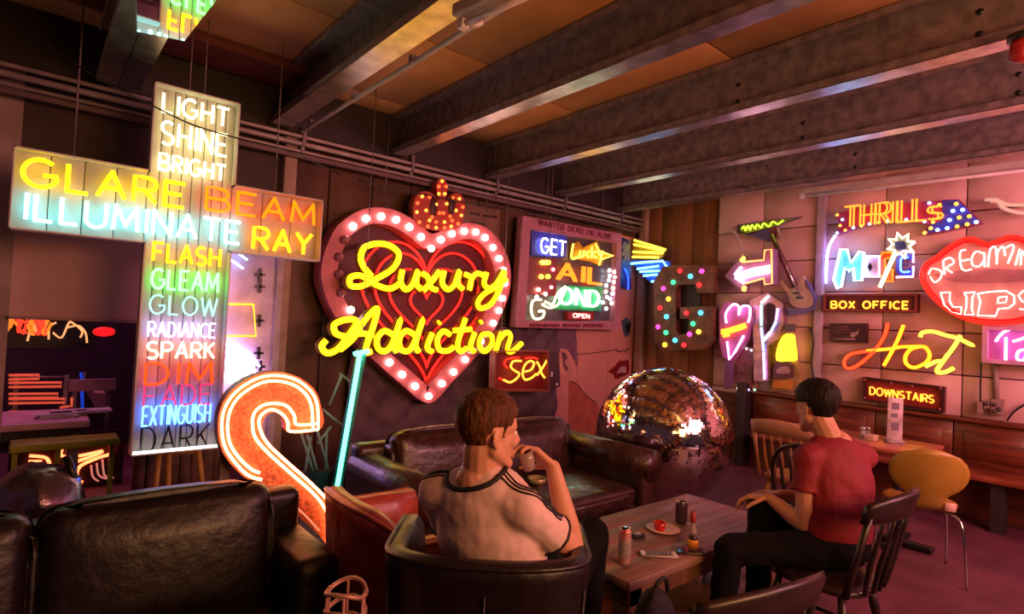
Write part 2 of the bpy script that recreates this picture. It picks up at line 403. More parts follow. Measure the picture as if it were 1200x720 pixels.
# ---- right wall
zt = 3.35
yc0 = -RW.uz(744, 400)[0]; yc1 = -RW.uz(838, 400)[0]
wr = struct(MB().box((XR + .12, .75, 1.6), (.1, 10.2, 3.4)).build('wall_right', mat('wall_core', (.15, .08, .07), .8)), 'pale boarded wall covered with neon signs')
y = yc0
for wdt in (.36, .48, .42):
    y1 = max(y - wdt, yc1)
    if y - y1 > .01: MB().rbox((XR + .045, (y + y1) / 2, 1.6), (.05, y - y1 - .01, 3.35), .005, None, 1).build('plywood_board', plywall, wr)
    y = y1
ylist = [yc1]; 
for px in (892, 958, 1035, 1130, 1225): ylist.append(-RW.uz(px, 380)[0])
ylist += [ylist[-1] - .8, ylist[-1] - 1.6, -3.9]
zl = [0, .85, 1.22, 1.6, 1.98, 2.33, 2.7, 3.3]
for i in range(len(ylist) - 1):
    a, b = ylist[i], ylist[i + 1]
    for j in range(len(zl) - 1):
        if i == 0 and j < 3 and j > 0: pass
        e = .0 if j % 2 else .006
        MB().rbox((XR + .02 - e, (a + b) / 2, (zl[j] + zl[j + 1]) / 2), (.09, a - b - .01, zl[j + 1] - zl[j] - .01), .006, None, 1).build('wall_panel', pinkwall, wr)
yv = -RW.uz(958, 380)[0]
struct(MB().rbox((XR - .05, yv - .03, 2.1), (.06, .09, 2.5), .012).build('trim_2', mat('lilac_conduit', (.55, .42, .55), .4)), 'pale vertical trunking on the right wall')
# corner post between the mural and the plywood
struct(MB().rbox((XR - .02, yc0 - .09, 1.6), (.08, .12, 3.3), .01).build('trim_3', mat('beige_post', ())), 'beige corner post beside the plywood')
# ---- pipes and conduits under the header
def pipe(z, y, r, label, m=grey_c, x0=-3., x1=XR - .05):
    p = thing('ceiling_conduit', label, 'pipe', (x0, y, z))
    MB().cyl((x0, y, z), (x1, y, z), r, None, 10).build('conduit', m, p)
    cl = MB()
    for k in range(9): cl.box((x0 + .5 + k * 1.05, y, z + .03), (.03, r * 2.6, .08 + r))
    cl.build('clip', steel, p)
zq = PA(300, 154, YP)[2]
pipe(zq + .035, YP - .04, .017, 'uppermost of the thin grey conduits running along the left wall under the beams')
pipe(zq - .025, YP - .04, .022, 'thicker pale conduit below the uppermost one along the left wall')
pipe(zq - .085, YP - .02, .014, 'lowest of the thin conduits along the left wall under the beams')
MB().box((1.7, YP - .02, zq - .13), (9.2, .05, .035)).build('trim_4', mat('cable_tray', (.16, .10, .10), .5, .3), None, kind='structure')
# conduit running beside the first beam with its hook
p = thing('beam_conduit', 'pale conduit fixed along the underside of the leftmost large beam', 'pipe', (1.62, 0, ZB - .02))
MB().cyl((1.66, YP - .1, ZB - .02), (1.66, -1.5, ZB - .02), .016).build('conduit', mat('pale_conduit', (.55, .45, .42), .4, .2), p)
cl = MB()
for k in range(6): cl.box((1.66, .6 + k * .8, ZB - .005), (.05, .03, .05))
cl.build('clip', steel, p)
def batten(name, a, b, label, wdt=.09):
    a = Vector(a); b = Vector(b); t = thing(name, label, 'light fitting', a); d = (b - a).normalized(); s_ = d.cross(Vector((0, 0, 1)))
    MB().rbox((a + b) / 2, (wdt, (b - a).length, .06), .012, (s_, d, s_.cross(d))).build('housing', mat('fitting_white', (.45, .36, .34), .4), t)
    MB().cyl(a + d * .04 - Vector((0, 0, .05)), b - d * .04 - Vector((0, 0, .05)), .014).build('tube', mat('unlit_tube', (.7, .6, .6), .2), t)
    mb = MB()
    for q in (a + d * .02, b - d * .02): mb.box(q - Vector((0, 0, .045)), (.04, .04, .05))
    mb.build('tube_holder', white_p, t)
batten('strip_light', PZ(938, 225, 2.93), PZ(1230, 189, 2.93), 'long unlit strip light under the rightmost beams above the arrow sign')
batten('strip_light', PZ(540, 18, 2.9), PZ(640, -28, 2.9), 'end of an unlit strip light at the top edge beside the first big beam', .12)
c = PZ(549, 30, 2.86)
hk = tag(MB().tube(cat([c + Vector((0, 0, .12)), c + Vector((.0, 0, .03)), c + Vector((.02, -.02, 0)), c + Vector((.05, -.04, .02))]), .012).build('hook', white_p), 'small white hook hanging below the end of the strip light at the top', 'hook')
c = PZ(1197, 60, 2.9)
al = thing('alarm_beacon', 'small red beacon on the beam at the right edge of the photo', 'beacon', c)
MB().lathe(c, [(.03, -.05), (.045, -.03), (.045, .03), (.04, .05)], 14).build('lens', red_p, al); MB().lathe(c + Vector((0, 0, .05)), [(.055, 0), (.055, .03)], 14).build('base', black_p, al)
# thin cables
def cable(name, pts, r, label, m=black_p):
    return tag(MB().tube(cat(pts, 6), r, 5).build(name, m), label, 'cable')
cable('cable', [PA(0, 5, 4.1), PA(60, 55, 4.1), PA(120, 95, 4.05), PA(173, 121, 4.05), PA(225, 146, 4.05), PA(278, 162, 4.05), PA(340, 178, 4.3), PA(400, 205, YP - .1)], .0055, 'thin black cable crossing in front of the tall word cross')
cable('cable', [PA(420, 212, 4.8), PA(560, 240, 4.7), PA(700, 262, 4.85)], .006, 'thin black cable sagging above the heart sign')
# mirror hung flat below the ceiling
zm = 2.56
q = [PZ(159, -40, zm), PZ(285, -40, zm), PZ(216, 48, zm), PZ(161, 37, zm)]
mr = thing('ceiling_mirror', 'mirror hung flat below the ceiling at top left reflecting the word cross', 'mirror', tuple(sum((v for v in q), Vector()) / 4))
MB().prism(q, (0, 0, .012)).build('mirror_glass', mat('mirror', (.9, .9, .9), .02, 1, 0), mr)
o2 = [v + (v - sum(q, Vector()) / 4).normalized() * .012 + Vector((0, 0, .012)) for v in q]
MB().prism(o2, (0, 0, .02)).build('backing_board', black_p, mr)
hm = MB()
for v in q: hm.cyl(v * .9 + sum(q, Vector()) / 40 + Vector((0, 0, .02)), v * .9 + sum(q, Vector()) / 40 + Vector((0, 0, ZC - zm + .05)), .004)
hm.build('hanging_wire', steel, mr)

# ================================================================== the big cross of words
CP = Pl('A', 4.2)
cr = thing('word_cross_sign', 'tall hanging neon cross made of words, from yellow GLARE to white LIGHT', 'neon sign', CP.P(215, 531))
plank = mat('cream_plank', (.52, .50, .44), .55, 0, .06, 6, .08, stretch=(1, 1, .2))
xl, xr_ = CP.uz(167, 400)[0], CP.uz(271, 200)[0]
xl = CP.uz(172, 150)[0]; xr_ = CP.uz(272, 217)[0]
xw0, xw1 = CP.uz(16, 200)[0], CP.uz(372, 270)[0]
zt1 = CP.uz(173, 98)[1]; zb1 = CP.uz(160, 531)[1]; za1 = CP.uz(15, 174)[1]; za0 = CP.uz(17, 269)[1]
xl2, xr2 = CP.uz(162, 450)[0], CP.uz(258, 450)[0]; xl = (xl + xl2) / 2; xr_ = (xr_ + xr2) / 2
nw = 8; pw = (xr_ - xl) / nw
for k in range(nw):
    MB().rbox((xl + pw * (k + .5), 4.2 + .015, (zt1 + zb1) / 2), (pw - .004, .03, zt1 - zb1 - .01), .004, None, 1).build('plank', plank, cr)
for (a, b, n_) in ((xw0, xl, 4), (xr_, xw1, 3)):
    pw2 = (b - a) / n_
    for k in range(n_):
        MB().rbox((a + pw2 * (k + .5), 4.215, (za0 + za1) / 2), (pw2 - .004, .03, za1 - za0 - .01), .004, None, 1).build('plank', plank, cr)
fr = MB()
def edge(a, b): fr.box((a + b) / 2 + Vector((0, -.025, 0)), (max(.008, abs(a.x - b.x) + .008), .10, max(.008, abs(a.z - b.z) + .008)))
pt = lambda x, z: Vector((x, 4.2, z))
oc = [pt(xl, zt1), pt(xr_, zt1), pt(xr_, za1), pt(xw1, za1), pt(xw1, za0), pt(xr_, za0), pt(xr_, zb1), pt(xl, zb1), pt(xl, za0), pt(xw0, za0), pt(xw0, za1), pt(xl, za1)]
for a, b in zip(oc, oc[1:] + oc[:1]): edge(a, b)
fr.build('box_edge', mat('frosted_edge', (.75, .75, .72), .4), cr)
def nt(t, tl, br, m, **k): neon_text(cr, t, CP, tl, br, N[m], **k)
def ntc(t, tl, br, m, **k):
    z1 = CP.uz(*tl, .05)[1]; z0 = CP.uz(*br, .05)[1]; u0, u1 = xl + .05, xr_ - .06
    def px_of(u, z):
        v = CP.to(u, z, .05) - EYE; d = v.dot(FWD); return 600 + FPX * v.dot(RIGHT) / d, 360 + FPX * v.dot(DOWN) / d
    neon_text(cr, t, CP, px_of(u0, z1), px_of(u1, z0), N[m] if isinstance(m, str) else m, **k)
ntc('LIGHT', (180, 106), (268, 149), 'white', r=.009)
ntc('SHINE', (176, 138), (267, 184), 'white', r=.009)
ntc('BRIGHT', (175, 177), (267, 213), 'white', r=.009)
nt('GLARE', (28, 184), (215, 244), 'yellow', r=.012)
nt('BEAM', (243, 219), (368, 264), 'orange', r=.011)
nt('ILLUMINATE', (30, 226), (280, 286), 'cyanwhite', r=.011)
nt('RAY', (298, 266), (364, 299), 'amber', r=.013)
ntc('FLASH', (170, 283), (263, 313), 'amber', r=.010)
ntc('GLEAM', (168, 314), (260, 343), 'green', r=.009)
ntc('GLOW', (168, 345), (259, 371), 'pale', r=.006)
ntc('RADIANCE', (168, 377), (259, 396), 'violetwhite', r=.0058)
ntc('SPARK', (168, 401), (254, 420), 'pinkwhite', r=.0085)
ntc('DIM', (168, 426), (253, 449), neon('dimred', (1., .035, .001), 3.4), r=.008)
ntc('FADE', (168, 453), (252, 473), 'magenta', r=.006)
ntc('EXTINGUISH', (165, 477), (251, 494), 'skyblue', r=.006)
ntc('DARK', (167, 502), (250, 525), mat('unlit_glass_tube', (.03, .03, .05), .25), r=.007, label='unlit dark glass letter')
MB().tube([CP.to(xl + .01, zb1 + .012, .06), CP.to(xr_ - .01, zb1 + .012, .06)], .010).build('fill_tube', neon('edgewhite', (.9, .92, .85), 3), cr, label='pale tube added to brighten the bottom edge')  # tube added to light the boards around DARK
hw = MB()
for xx in (xl + .2, xr_ - .2): hw.cyl((xx, 4.215, zt1), (xx, 4.215, ZC), .004)
for xx in (CP.uz(87, 170)[0], CP.uz(322, 235)[0]): hw.cyl((xx, 4.215, za1), (xx, 4.215, ZC), .005)
hw.build('hanging_chain', steel, cr)

# ================================================================== pale lit sign board behind the cross
BP = Pl('A', 4.93)
bs = thing('lit_panel_sign', 'tall lilac-white lit board with yellow tube frame, behind the word cross', 'neon sign', BP.P(290, 520))
R = rect(BP, (225, 262), (317, 520)); panel(bs, 'board', BP, R, mat('lilac_board', (.85, .7, .85), .5), 0, .03)
frame(bs, 'frame', BP, R, mat('lilac_frame', (.5, .4, .5), .5), .0, .07, .05)
strokes(bs, 'tube', BP, [[(225, 356), (297, 357), (300, 394), (225, 394)]], .008, N['amber'], .08, 0, 'yellow rectangle tube')
strokes(bs, 'tube', BP, [[(264, 300), (285, 315)], [(270, 290), (290, 305)]], .008, neon('skyw', (.5, .6, 1), 5), .08, 0)
for k, (y0, y1) in enumerate(((402, 430), (412, 446), (425, 465), (440, 480))):
    strokes(bs, 'tube', BP, [[(262, y0), (285, y0 + 10), (304, y1)]], .012, neon('lilacwhite', (.8, .5, 1.), 11), .07, 4)
strokes(bs, 'tube', BP, [[(255, 282), (255, 500)]], .012, neon('lilacwhite', ()), .07, 0)
mb = MB()
for (x, y) in ((305, 322), (305, 336), (304, 376), (303, 414), (305, 430)): mb.box(BP.P(x, y, .06), (.07, .03, .02)); mb.box(BP.P(x, y, .06), (.02, .03, .10))
mb.build('tube_clip', black_p, bs)

# ================================================================== inside the opening at left
IN = Pl('A', 6.6)
s1 = thing('neon_squiggle_sign', 'row of small red and gold neon squiggles high in the dark opening', 'neon sign', IN.P(60, 380))
panel(s1, 'board', IN, rect(IN, (5, 362), (108, 408)), black_p, 0, .02)
rnd = random.Random(3)
for k in range(7):
    x = 14 + k * 7; P_ = [(x + rnd.uniform(-6, 6), 378 + rnd.uniform(-8, 14)) for _ in range(7)]
    strokes(s1, 'squiggle', IN, [P_], .012, neon('squig', (.8, .05, .02), 1.3) if k % 3 else neon('squigo', (.9, .2, .02), 1.3), .04)
strokes(s1, 'squiggle', IN, [[(32, 400), (36, 388), (42, 392), (40, 380)], [(57, 398), (58, 384), (66, 378)], [(62, 390), (72, 396), (80, 380), (84, 378), (96, 388), (94, 396)], [(80, 384), (92, 382), (100, 390), (102, 402)]], .008, neon('dimgold', (.9, .4, .15), 1.2), .04, label='dim gold squiggle')
hw = MB()
for x in (15, 95): a = IN.P(x, 372, .01); hw.cyl(a, (a.x, a.y, 3.35), .005)
hw.build('hanging_chain', steel, s1)
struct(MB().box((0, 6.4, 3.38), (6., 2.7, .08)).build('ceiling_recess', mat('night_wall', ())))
s2 = thing('red_oval_sign', 'small glowing red oval sign beside the squiggle row in the opening', 'neon sign', IN.P(122, 388))
panel(s2, 'board', IN, rect(IN, (106, 380), (140, 396)), black_p, 0, .03)
strokes(s2, 'tube', IN, [arc(122, 389, 11, 3.4, 0, 360, 14)], .018, N['darkred'], .05, 0)
strokes(s2, 'tube', IN, [[(113, 389), (131, 389)]], .02, N['darkred'], .05, 0)
a = IN.P(122, 382, .01); MB().cyl(a, (a.x, a.y, 3.35), .005).build('hanging_chain', steel, s2)
RP = Pl('A', 5.9)
s3 = thing('red_tube_rack', 'rack of long horizontal red neon loops in the dark opening', 'neon sign', RP.P(45, 500))
for k, (x0, x1, y) in enumerate(((10, 46, 440), (10, 72, 449), (10, 68, 462), (10, 76, 468), (10, 60, 483), (10, 62, 492))):
    strokes(s3, 'tube', RP, [[(x0, y), (x1, y - .5), (x1, y + 4), (x0, y + 5)]], .010, neon('rack', (.9, .12, .06), .55), .03, 0)
strokes(s3, 'tube', RP, [[(84, 466), (84, 476), (70, 478)]], .010, neon('rack', ()), .03, 0)
mb = MB(); a = RP.P(74, 440, 0); b = RP.P(78, 500, 0); mb.box(((a.x + b.x) / 2, a.y, a.z / 2), (.03, .03, a.z)); a = RP.P(20, 440, 0); mb.box((a.x, a.y, a.z / 2), (.03, .03, a.z))
for y in (442, 455, 468, 482): mb.tube([RP.P(12, y, .0), RP.P(78, y, .0)], .008)
mb.build('stand', steel, s3)
s4 = thing('grey_notice_board', 'plain grey horizontal board standing right of the red tube rack', 'board', RP.P(108, 452))
panel(s4, 'board', RP, rect(RP, (81, 445), (135, 457)), mat('dull_grey_board', (.35, .2, .22), .6), 0, .03)
mb = MB(); 
for x in (88, 128): a = RP.P(x, 455, .0); mb.box((a.x, a.y + .01, a.z / 2), (.03, .03, a.z))
mb.build('leg', steel, s4)
s5 = thing('blue_glow_tube', 'short vertical deep blue tube lamp in the dark opening', 'lamp', RP.P(96, 480))
strokes(s5, 'tube', RP, [[(95, 437), (96, 445)], [(96, 459), (97, 486)]], .012, neon('deepblue', (.01, .05, .6), .7), -.1, 0)
a = RP.P(97, 486, -.1); MB().cyl((a.x, a.y + .02, 0), (a.x, a.y + .02, RP.P(95, 437, -.1).z), .012).build('pole', black_p, s5)
s6 = tag(MB().prism([Pl('A', 6.3).P(x, y) for x, y in ((111, 461), (124, 461), (124, 477), (111, 477))], (0, 1.04, 0)).build('hanging_notice', mat('notice_paper', (.42, .22, .25), .7)), 'small pale square notice on the dark wall of the opening', 'notice')
# counter
ct = thing('display_counter', 'purple-lit counter with papers in the opening at left', 'counter', (.0, 5.3, 0))
zc_ = 1.5 - (500 - 350) * 5.25 / (514 + 330)
MB().rbox((-.50, 5.42, .62), (1.75, .62, .05), .01).build('top', mat('purple_lit_top', (.55, .28, .38), .5), ct)  # purple light put into the counter top's colour
MB().box((-.5, 5.5, .52), (1.7, .5, .10)).build('apron', dark, ct)
for sx in (-1.3, .3):
    for sy in (5.2, 5.65): MB().box((sx, sy, .27), (.05, .05, .54)).build('leg', steel, ct)
lab = ['stack of pale leaflets lying on the counter, left one', 'flat pale leaflets in the middle of the counter', 'leaflets at the right end of the counter']
for k, x in enumerate((70, 90, 112)):
    c = PZ(x, 496 + k % 2 * 3, .66)
    t_ = MB()
    for j in range(4): t_.box((c.x + random.uniform(-.03, .03), 5.33 + random.uniform(-.02, .02) + .05 * k, .65 + j * .008), (.22, .12, .006))
    tag(t_.build('leaflet_stack', mat('leaflet_paper', (.6, .48, .55), .5)), lab[k], 'leaflets', 'leaflets on the counter in the opening')
# lime bench and red loops below the counter
st = thing('lime_bench', 'lime green metal bench in front of the counter in the opening', 'bench', (-.5, 4.95, 0))
GP = Pl('A', 4.86)
lime = mat('lime_paint', (.28, .30, .02), .4)
zb_ = GP.uz(70, 522)[1]; u0 = GP.uz(11, 520)[0]; u1 = GP.uz(139, 520)[0]
MB().rbox(((u0 + u1) / 2, 4.93, zb_), (u1 - u0, .22, .05), .01).build('seat', lime, st)
for u in (u0 + .03, GP.uz(68, 540)[0], u1 - .03): MB().box((u, 4.93, zb_ / 2), (.03, .03, zb_)).build('leg', lime, st)
LP_ = Pl('A', 5.75)
s7 = thing('red_loop_sign', 'looping red and amber neon script low under the counter', 'neon sign', LP_.P(100, 560))
z_ = zc(4.5, 0, 450)
strokes(s7, 'tube', LP_, [z_([(330, 335), (325, 380), (420, 380), (540, 355), (480, 385), (340, 430)]), z_([(565, 305), (590, 335), (580, 370), (520, 390), (430, 430), (405, 470), (415, 510), (435, 520)]), z_([(150, 410), (220, 410)]), z_([(155, 380), (240, 390), (262, 430), (260, 465)])], .012, neon('loop', (1., .16, .05), 5), .03)
strokes(s7, 'tube', LP_, [z_([(480, 430), (490, 490), (520, 515)]), z_([(510, 420), (520, 480), (560, 500), (600, 495)]), z_([(540, 400), (550, 480), (580, 490)])], .007, neon('loopdim', (.8, .25, .2), .7), .03)
panel(s7, 'board', LP_, rect(LP_, (15, 512), (142, 575)), mat('maroon_board', (.05, .012, .015), .5), 0, .02)
mb = MB(); 
for x in (30, 120): a = LP_.P(x, 570, -.02); mb.box((a.x, a.y, a.z / 2), (.04, .03, a.z))
mb.build('stand', steel, s7)
# crumpled silver bag
c = PA(42, 575, 3.9)
bg = thing('silver_bag', 'crumpled shiny silver bag slumped behind the left sofa', 'bag', (c.x, c.y, 0))
mb = MB(); bmz = PA(50, 545, 3.9).z
mb.ell((c.x, c.y, bmz / 2), (.24, .22, bmz / 2 + .01), None, 36, 26)
mb.v = [tuple(Vector(v) + Vector((1, 1, .8)) * (noise.noise(Vector(v) * 9) * .035 + noise.noise(Vector(v) * 23) * .018)) if v[2] > .03 else v for v in mb.v]
mb.build('sack', mat('silver_foil', (.3, .24, .32), .22, .9, .1, 12, .5), bg)
mb = MB(); mb.tube([PA(78, 535, 3.85), PA(86, 558, 3.85), PA(97, 590, 3.85)], .022); mb.build('strap', black_p, bg)
# easel legs beneath the cross
ea = thing('yellow_easel', 'yellow wooden easel legs standing below the word cross', 'easel', CP.P(210, 560))
yel = mat('yellow_wood', (.5, .25, .03), .5)
for (xa_, ya_, xb_, yb_) in ((187, 528, 179, 600), (198, 528, 196, 600), (232, 524, 241, 600)):
    a = PA(xa_, ya_, 4.32); b = PA(xb_, yb_, 4.35); b = a + (b - a) * (a.z / (a.z - b.z)); MB().tube([a, b], .02, 4).build('leg', yel, ea)
MB().tube([PA(186, 533, 4.33), PA(233, 529, 4.33)], .016, 4).build('rail', yel, ea)
bb = thing('slatted_crate', 'rough brown slatted wooden panel behind the easel legs', 'panel', PA(215, 560, 4.62))
for k in range(8):
    x = 166 + k * 13; a = PA(x, 525, 4.65); MB().rbox((a.x, 4.65, .42), (.085, .03, .84), .004, None, 1).build('slat', mat('rough_brown_wood', (.15, .06, .04), .6, 0, .3, 12), bb)
a = PA(160, 540, 4.68); b = PA(262, 540, 4.68); MB().tube([(a.x, 4.68, .3), (b.x, 4.68, .3)], .02, 4).build('rail', wood_d, bb); MB().tube([(a.x, 4.68, .65), (b.x, 4.68, .65)], .02, 4).build('rail', wood_d, bb)

# ================================================================== heart sign
HP = Pl('A', 4.86)
z4 = zc(2.57, 340, 200)
ht = thing('heart_sign', 'huge pink heart with white bulbs, crown and yellow script Luxury Addiction', 'neon sign', HP.P(500, 470))
outer = z4([(95, 330), (98, 270), (112, 225), (140, 170), (190, 130), (240, 112), (300, 115), (350, 135), (395, 165), (430, 190), (490, 165), (545, 158), (590, 172), (630, 210), (655, 260), (665, 310), (660, 370), (640, 425), (610, 490), (560, 560), (490, 635), (418, 702), (330, 640), (240, 560), (170, 490), (120, 410)])
ow = cat2(outer, 4, True)
cx = sum(p[0] for p in ow) / len(ow); cy = sum(p[1] for p in ow) / len(ow)
def inset(ring, d):
    n = len(ring); out = []
    for i in range(n):
        a = Vector(ring[(i - 1) % n]); b = Vector(ring[(i + 1) % n]); t = (b - a).normalized(); out.append((ring[i][0] - t.y * d, ring[i][1] + t.x * d))
    return out
inn = inset(ow, 19)
poly(ht, 'back_board', HP, ow, mat('maroon_board2', (.10, .012, .018), .5), -.10, -.06)
mb = MB().band([HP.P(x, y, .09) for x, y in ow], [HP.P(x, y, .09) for x, y in inn], (0, .18, 0)); mb.build('rim', mat('pink_enamel', (.60, .13, .15), .45), ht)
bl = z4([(190, 168), (230, 145), (275, 138), (320, 148), (360, 170), (395, 200), (425, 235), (455, 208), (488, 190), (525, 183), (560, 185), (588, 202), (612, 232), (630, 265), (643, 300), (648, 340), (640, 385), (630, 422), (613, 460), (575, 515), (528, 570), (493, 607), (458, 642), (418, 680), (377, 650), (338, 615), (300, 578), (183, 420)])
bulbs(ht, HP, bl, [N['bulbwhite']], .033, .11)
for x, y in z4([(155, 368), (148, 312), (148, 260), (165, 208)]):
    MB().ell(HP.P(x, y, .11), .04, None, 10, 6).build('bulb', mat('dead_bulb', (.35, .12, .14), .2), ht, label='unlit bulb')
def heart_px(cx, cy, sx, sy, n=64):
    P_ = []
    for i in range(n):
        t = 2 * PI * i / n; P_.append((cx + sx * 16 * math.sin(t) ** 3 / 16, cy - sy * (13 * math.cos(t) - 5 * math.cos(2 * t) - 2 * math.cos(3 * t) - math.cos(4 * t)) / 16))
    return P_
for (hx, hy, sx, sy) in ((500, 352, 77, 92), (500, 352, 61, 74), (499, 353, 43, 50), (500, 357, 19, 22)):
    strokes(ht, 'heart_tube', HP, [heart_px(hx, hy, sx, sy)], .012, N['red'], -.01, 0, closed=True)
def channel(parent, paths, cv, pl, m, mback, r, off, depth, name='letter'):
    for p in paths:
        segs = p if isinstance(p[0], list) else [p]
        mb = MB(); bk = MB()
        for sgm in segs:
            q = cat2(cv(sgm), 6) if len(sgm) > 2 else cv(sgm)
            P_ = [pl.P(x, y, off) for x, y in q]
            mb.tube(P_, r, 7)
            for a, b in zip(P_[:-1], P_[1:]):            # the deep sides of the channel letter
                t = (b - a); 
                if t.length < 1e-5: continue
                t.normalize(); s_ = t.cross(pl.n).normalized(); L = (b - a).length + r * .8
                bk.box((a + b) / 2 - pl.n * (depth / 2 + r * .3), (L, r * 2.0, depth), (t, s_, pl.n))
        o = mb.build(name, m, parent); bk.build('letter_side', mback, o)
gold_side = mat('ochre_side', (.38, .20, .01), .5)
lx = [[(245, 318), (222, 290), (213, 262), (225, 232), (265, 220), (305, 228), (328, 255), (310, 295), (262, 325), (215, 348), (182, 345), (182, 322), (215, 318), (260, 345), (300, 356), (330, 340)],
 [(338, 300), (333, 335), (348, 358), (368, 345), (385, 303), (380, 340), (395, 358)],
 [[(398, 310), (415, 322), (425, 352), (442, 360)], [(450, 303), (430, 330), (402, 362)]],
 [(464, 303), (458, 338), (474, 358), (494, 345), (510, 303), (505, 340), (520, 357)],
 [(526, 312), (545, 325), (540, 360), (545, 332), (562, 310), (582, 316)],
 [(592, 308), (584, 340), (600, 355), (622, 340), (645, 303), (632, 355), (605, 402), (575, 415), (565, 398), (585, 372), (625, 350), (652, 328)]]
channel(ht, lx, z4, HP, N['yellow'], gold_side, .026, .26, .07)
ad = [[[(165, 500), (138, 490), (133, 465), (165, 450), (200, 455), (170, 505), (140, 540), (110, 550), (95, 530), (108, 512)], [(150, 540), (190, 505), (225, 450), (262, 415), (250, 470), (232, 520), (228, 548), (245, 545)], [(165, 505), (205, 492), (250, 495)]],
 [(310, 495), (285, 483), (263, 505), (265, 535), (285, 545), (308, 520), (333, 448), (312, 520), (322, 546)],
 [(375, 495), (350, 483), (330, 505), (332, 535), (352, 545), (373, 520), (400, 448), (378, 520), (388, 546)],
 [[(428, 490), (413, 532), (428, 546)], [(447, 460), (450, 457)]],
 [(482, 495), (462, 484), (444, 508), (449, 538), (472, 544), (492, 532)],
 [[(528, 445), (505, 520), (513, 545), (532, 535)], [(492, 482), (545, 478)]],
 [[(556, 488), (543, 530), (555, 546)], [(573, 458), (576, 455)]],
 [(598, 492), (578, 497), (570, 525), (585, 545), (606, 525), (608, 502), (598, 492)],
 [[(636, 488), (618, 546)], [(628, 512), (650, 488), (664, 500), (654, 538), (668, 546), (698, 520)]]]
channel(ht, ad, z4, HP, N['yellow'], gold_side, .026, .28, .07)
mb = MB()
for x, y in z4([(240, 300), (420, 330), (560, 330), (200, 500), (360, 510), (500, 515)]): mb.tube([HP.P(x, y, .2), HP.P(x, y, -.08)], .008)
mb.build('letter_bracket', steel, ht)
# crown
z4b = z4
cw = z4b([(385, 165), (372, 120), (378, 80), (400, 62), (430, 70), (448, 92), (440, 45), (458, 22), (475, 45), (468, 92), (485, 72), (512, 70), (528, 100), (522, 140), (508, 172), (455, 182)])
poly(ht, 'crown', HP, cw, mat('crown_red', (.45, .06, .03), .4), .0, .10, smooth=3)
cb = z4b([(390, 155), (382, 125), (384, 98), (398, 78), (420, 80), (440, 102), (450, 128), (448, 70), (448, 48), (458, 32), (470, 48), (466, 70), (462, 128), (472, 100), (490, 82), (510, 85), (520, 110), (516, 135), (506, 160), (485, 168), (465, 172), (440, 172), (415, 168), (420, 150), (440, 155), (465, 155), (488, 150), (410, 120), (428, 140), (500, 120), (482, 138)])
bulbs(ht, HP, cb, [neon('crownorange', (1., .10, .02), 2.6), neon('crowngold', (1., .3, .04), 3.)], .017, .11)
mb = MB()
for x, y in z4([(430, 110), (485, 105)]): mb.ell(HP.P(x, y, .09), (.05, .03, .11))
mb.build('crown_hollow', mat('crown_dark', (.05, .01, .01), .5), ht)
mb = MB()
for x in (450, 570): a = HP.P(x, 250, -.05); mb.cyl(a, (a.x, a.y, ZC - .05), .006)
mb.build('hanging_wire', steel, ht)
# green arrow shaft of the heart
GA = Pl('A', 4.35)
ga = thing('green_neon_shaft', 'long slanting green neon shaft below the heart sign', 'neon sign', GA.P(392, 583))
strokes(ga, 'tube', GA, [[(422, 414), (393, 583)]], .018, neon('shaft', (.12, 1., .72), 4.5), .05, 0)
a0 = GA.P(424, 410, 0); a1 = GA.P(392, 586, 0)
MB().tube([a0, a1], .045, 4).build('backing', mat('green_board', (.05, .35, .25), .5), ga)
strokes(ga, 'cap_tube', GA, [[(415, 415), (432, 412)]], .02, neon('shaft', ()), .05, 0)
mb = MB(); mb.cyl((a1.x, a1.y, 0), a1, .02); mb.cyl((a1.x, a1.y, 0), (a1.x, a1.y, .02), .12); mb.cyl(a0, (a0.x, a0.y, ZC), .004); mb.build('stand', steel, ga)
# dry frame of green lit sticks beside it
gs = thing('stick_bundle', 'bundle of thin green-lit sticks leaning behind the salmon S sign', 'sticks', PA(375, 590, 4.5))
gm = mat('green_lit_stick', (.30, .42, .30), .5)  # green neon light put into the sticks' colour
for (x0, y0, x1, y1) in ((360, 510, 385, 600), (372, 505, 390, 570), (383, 508, 380, 610), (388, 500, 372, 520), (352, 505, 375, 580), (378, 480, 402, 500), (386, 475, 400, 440), (398, 438, 420, 455), (413, 520, 396, 575), (396, 575, 413, 548), (405, 515, 425, 620), (364, 512, 352, 590)):
    a = PA(x0, y0, 4.52); b = PA(x1, y1, 4.5); MB().tube([a, b], .011, 5).build('stick', gm, gs)
MB().rbox((PA(385, 600, 4.51).x, 4.51, .12), (.45, .10, .24), .02).build('base', dark, gs)

# ================================================================== salmon S sign
SP = Pl('A', 2.78)
z7 = zc(2.77, 240, 420)
sgn = thing('curved_letter_sign', 'giant salmon glittery S-shaped letter outlined in hot white tubes, behind the left sofa', 'neon sign', SP.P(390, 655))
so = z7([(380, 228), (376, 150), (355, 100), (305, 62), (245, 45), (190, 48), (130, 72), (82, 110), (52, 160), (42, 220), (52, 290), (85, 345), (135, 392), (190, 425), (250, 470), (310, 520), (370, 575), (410, 630), (413, 655), (428, 620), (433, 570), (425, 515), (400, 465), (340, 405), (270, 345), (215, 285), (190, 240), (188, 205), (210, 180), (238, 176), (262, 195), (275, 243)])
sq = cat2(so, 3, True)
poly(sgn, 'letter_body', SP, sq, mat('salmon_glitter', (.85, .26, .12), .35, 0, .25, 60, .4), 0, .07)
so_in = inset(so, 5.0); so_in2 = inset(so, 10)
def ok(p): return p
strokes(sgn, 'outer_tube', SP, [so[0:19]], .0, N['hotwhite'], .1) if False else None
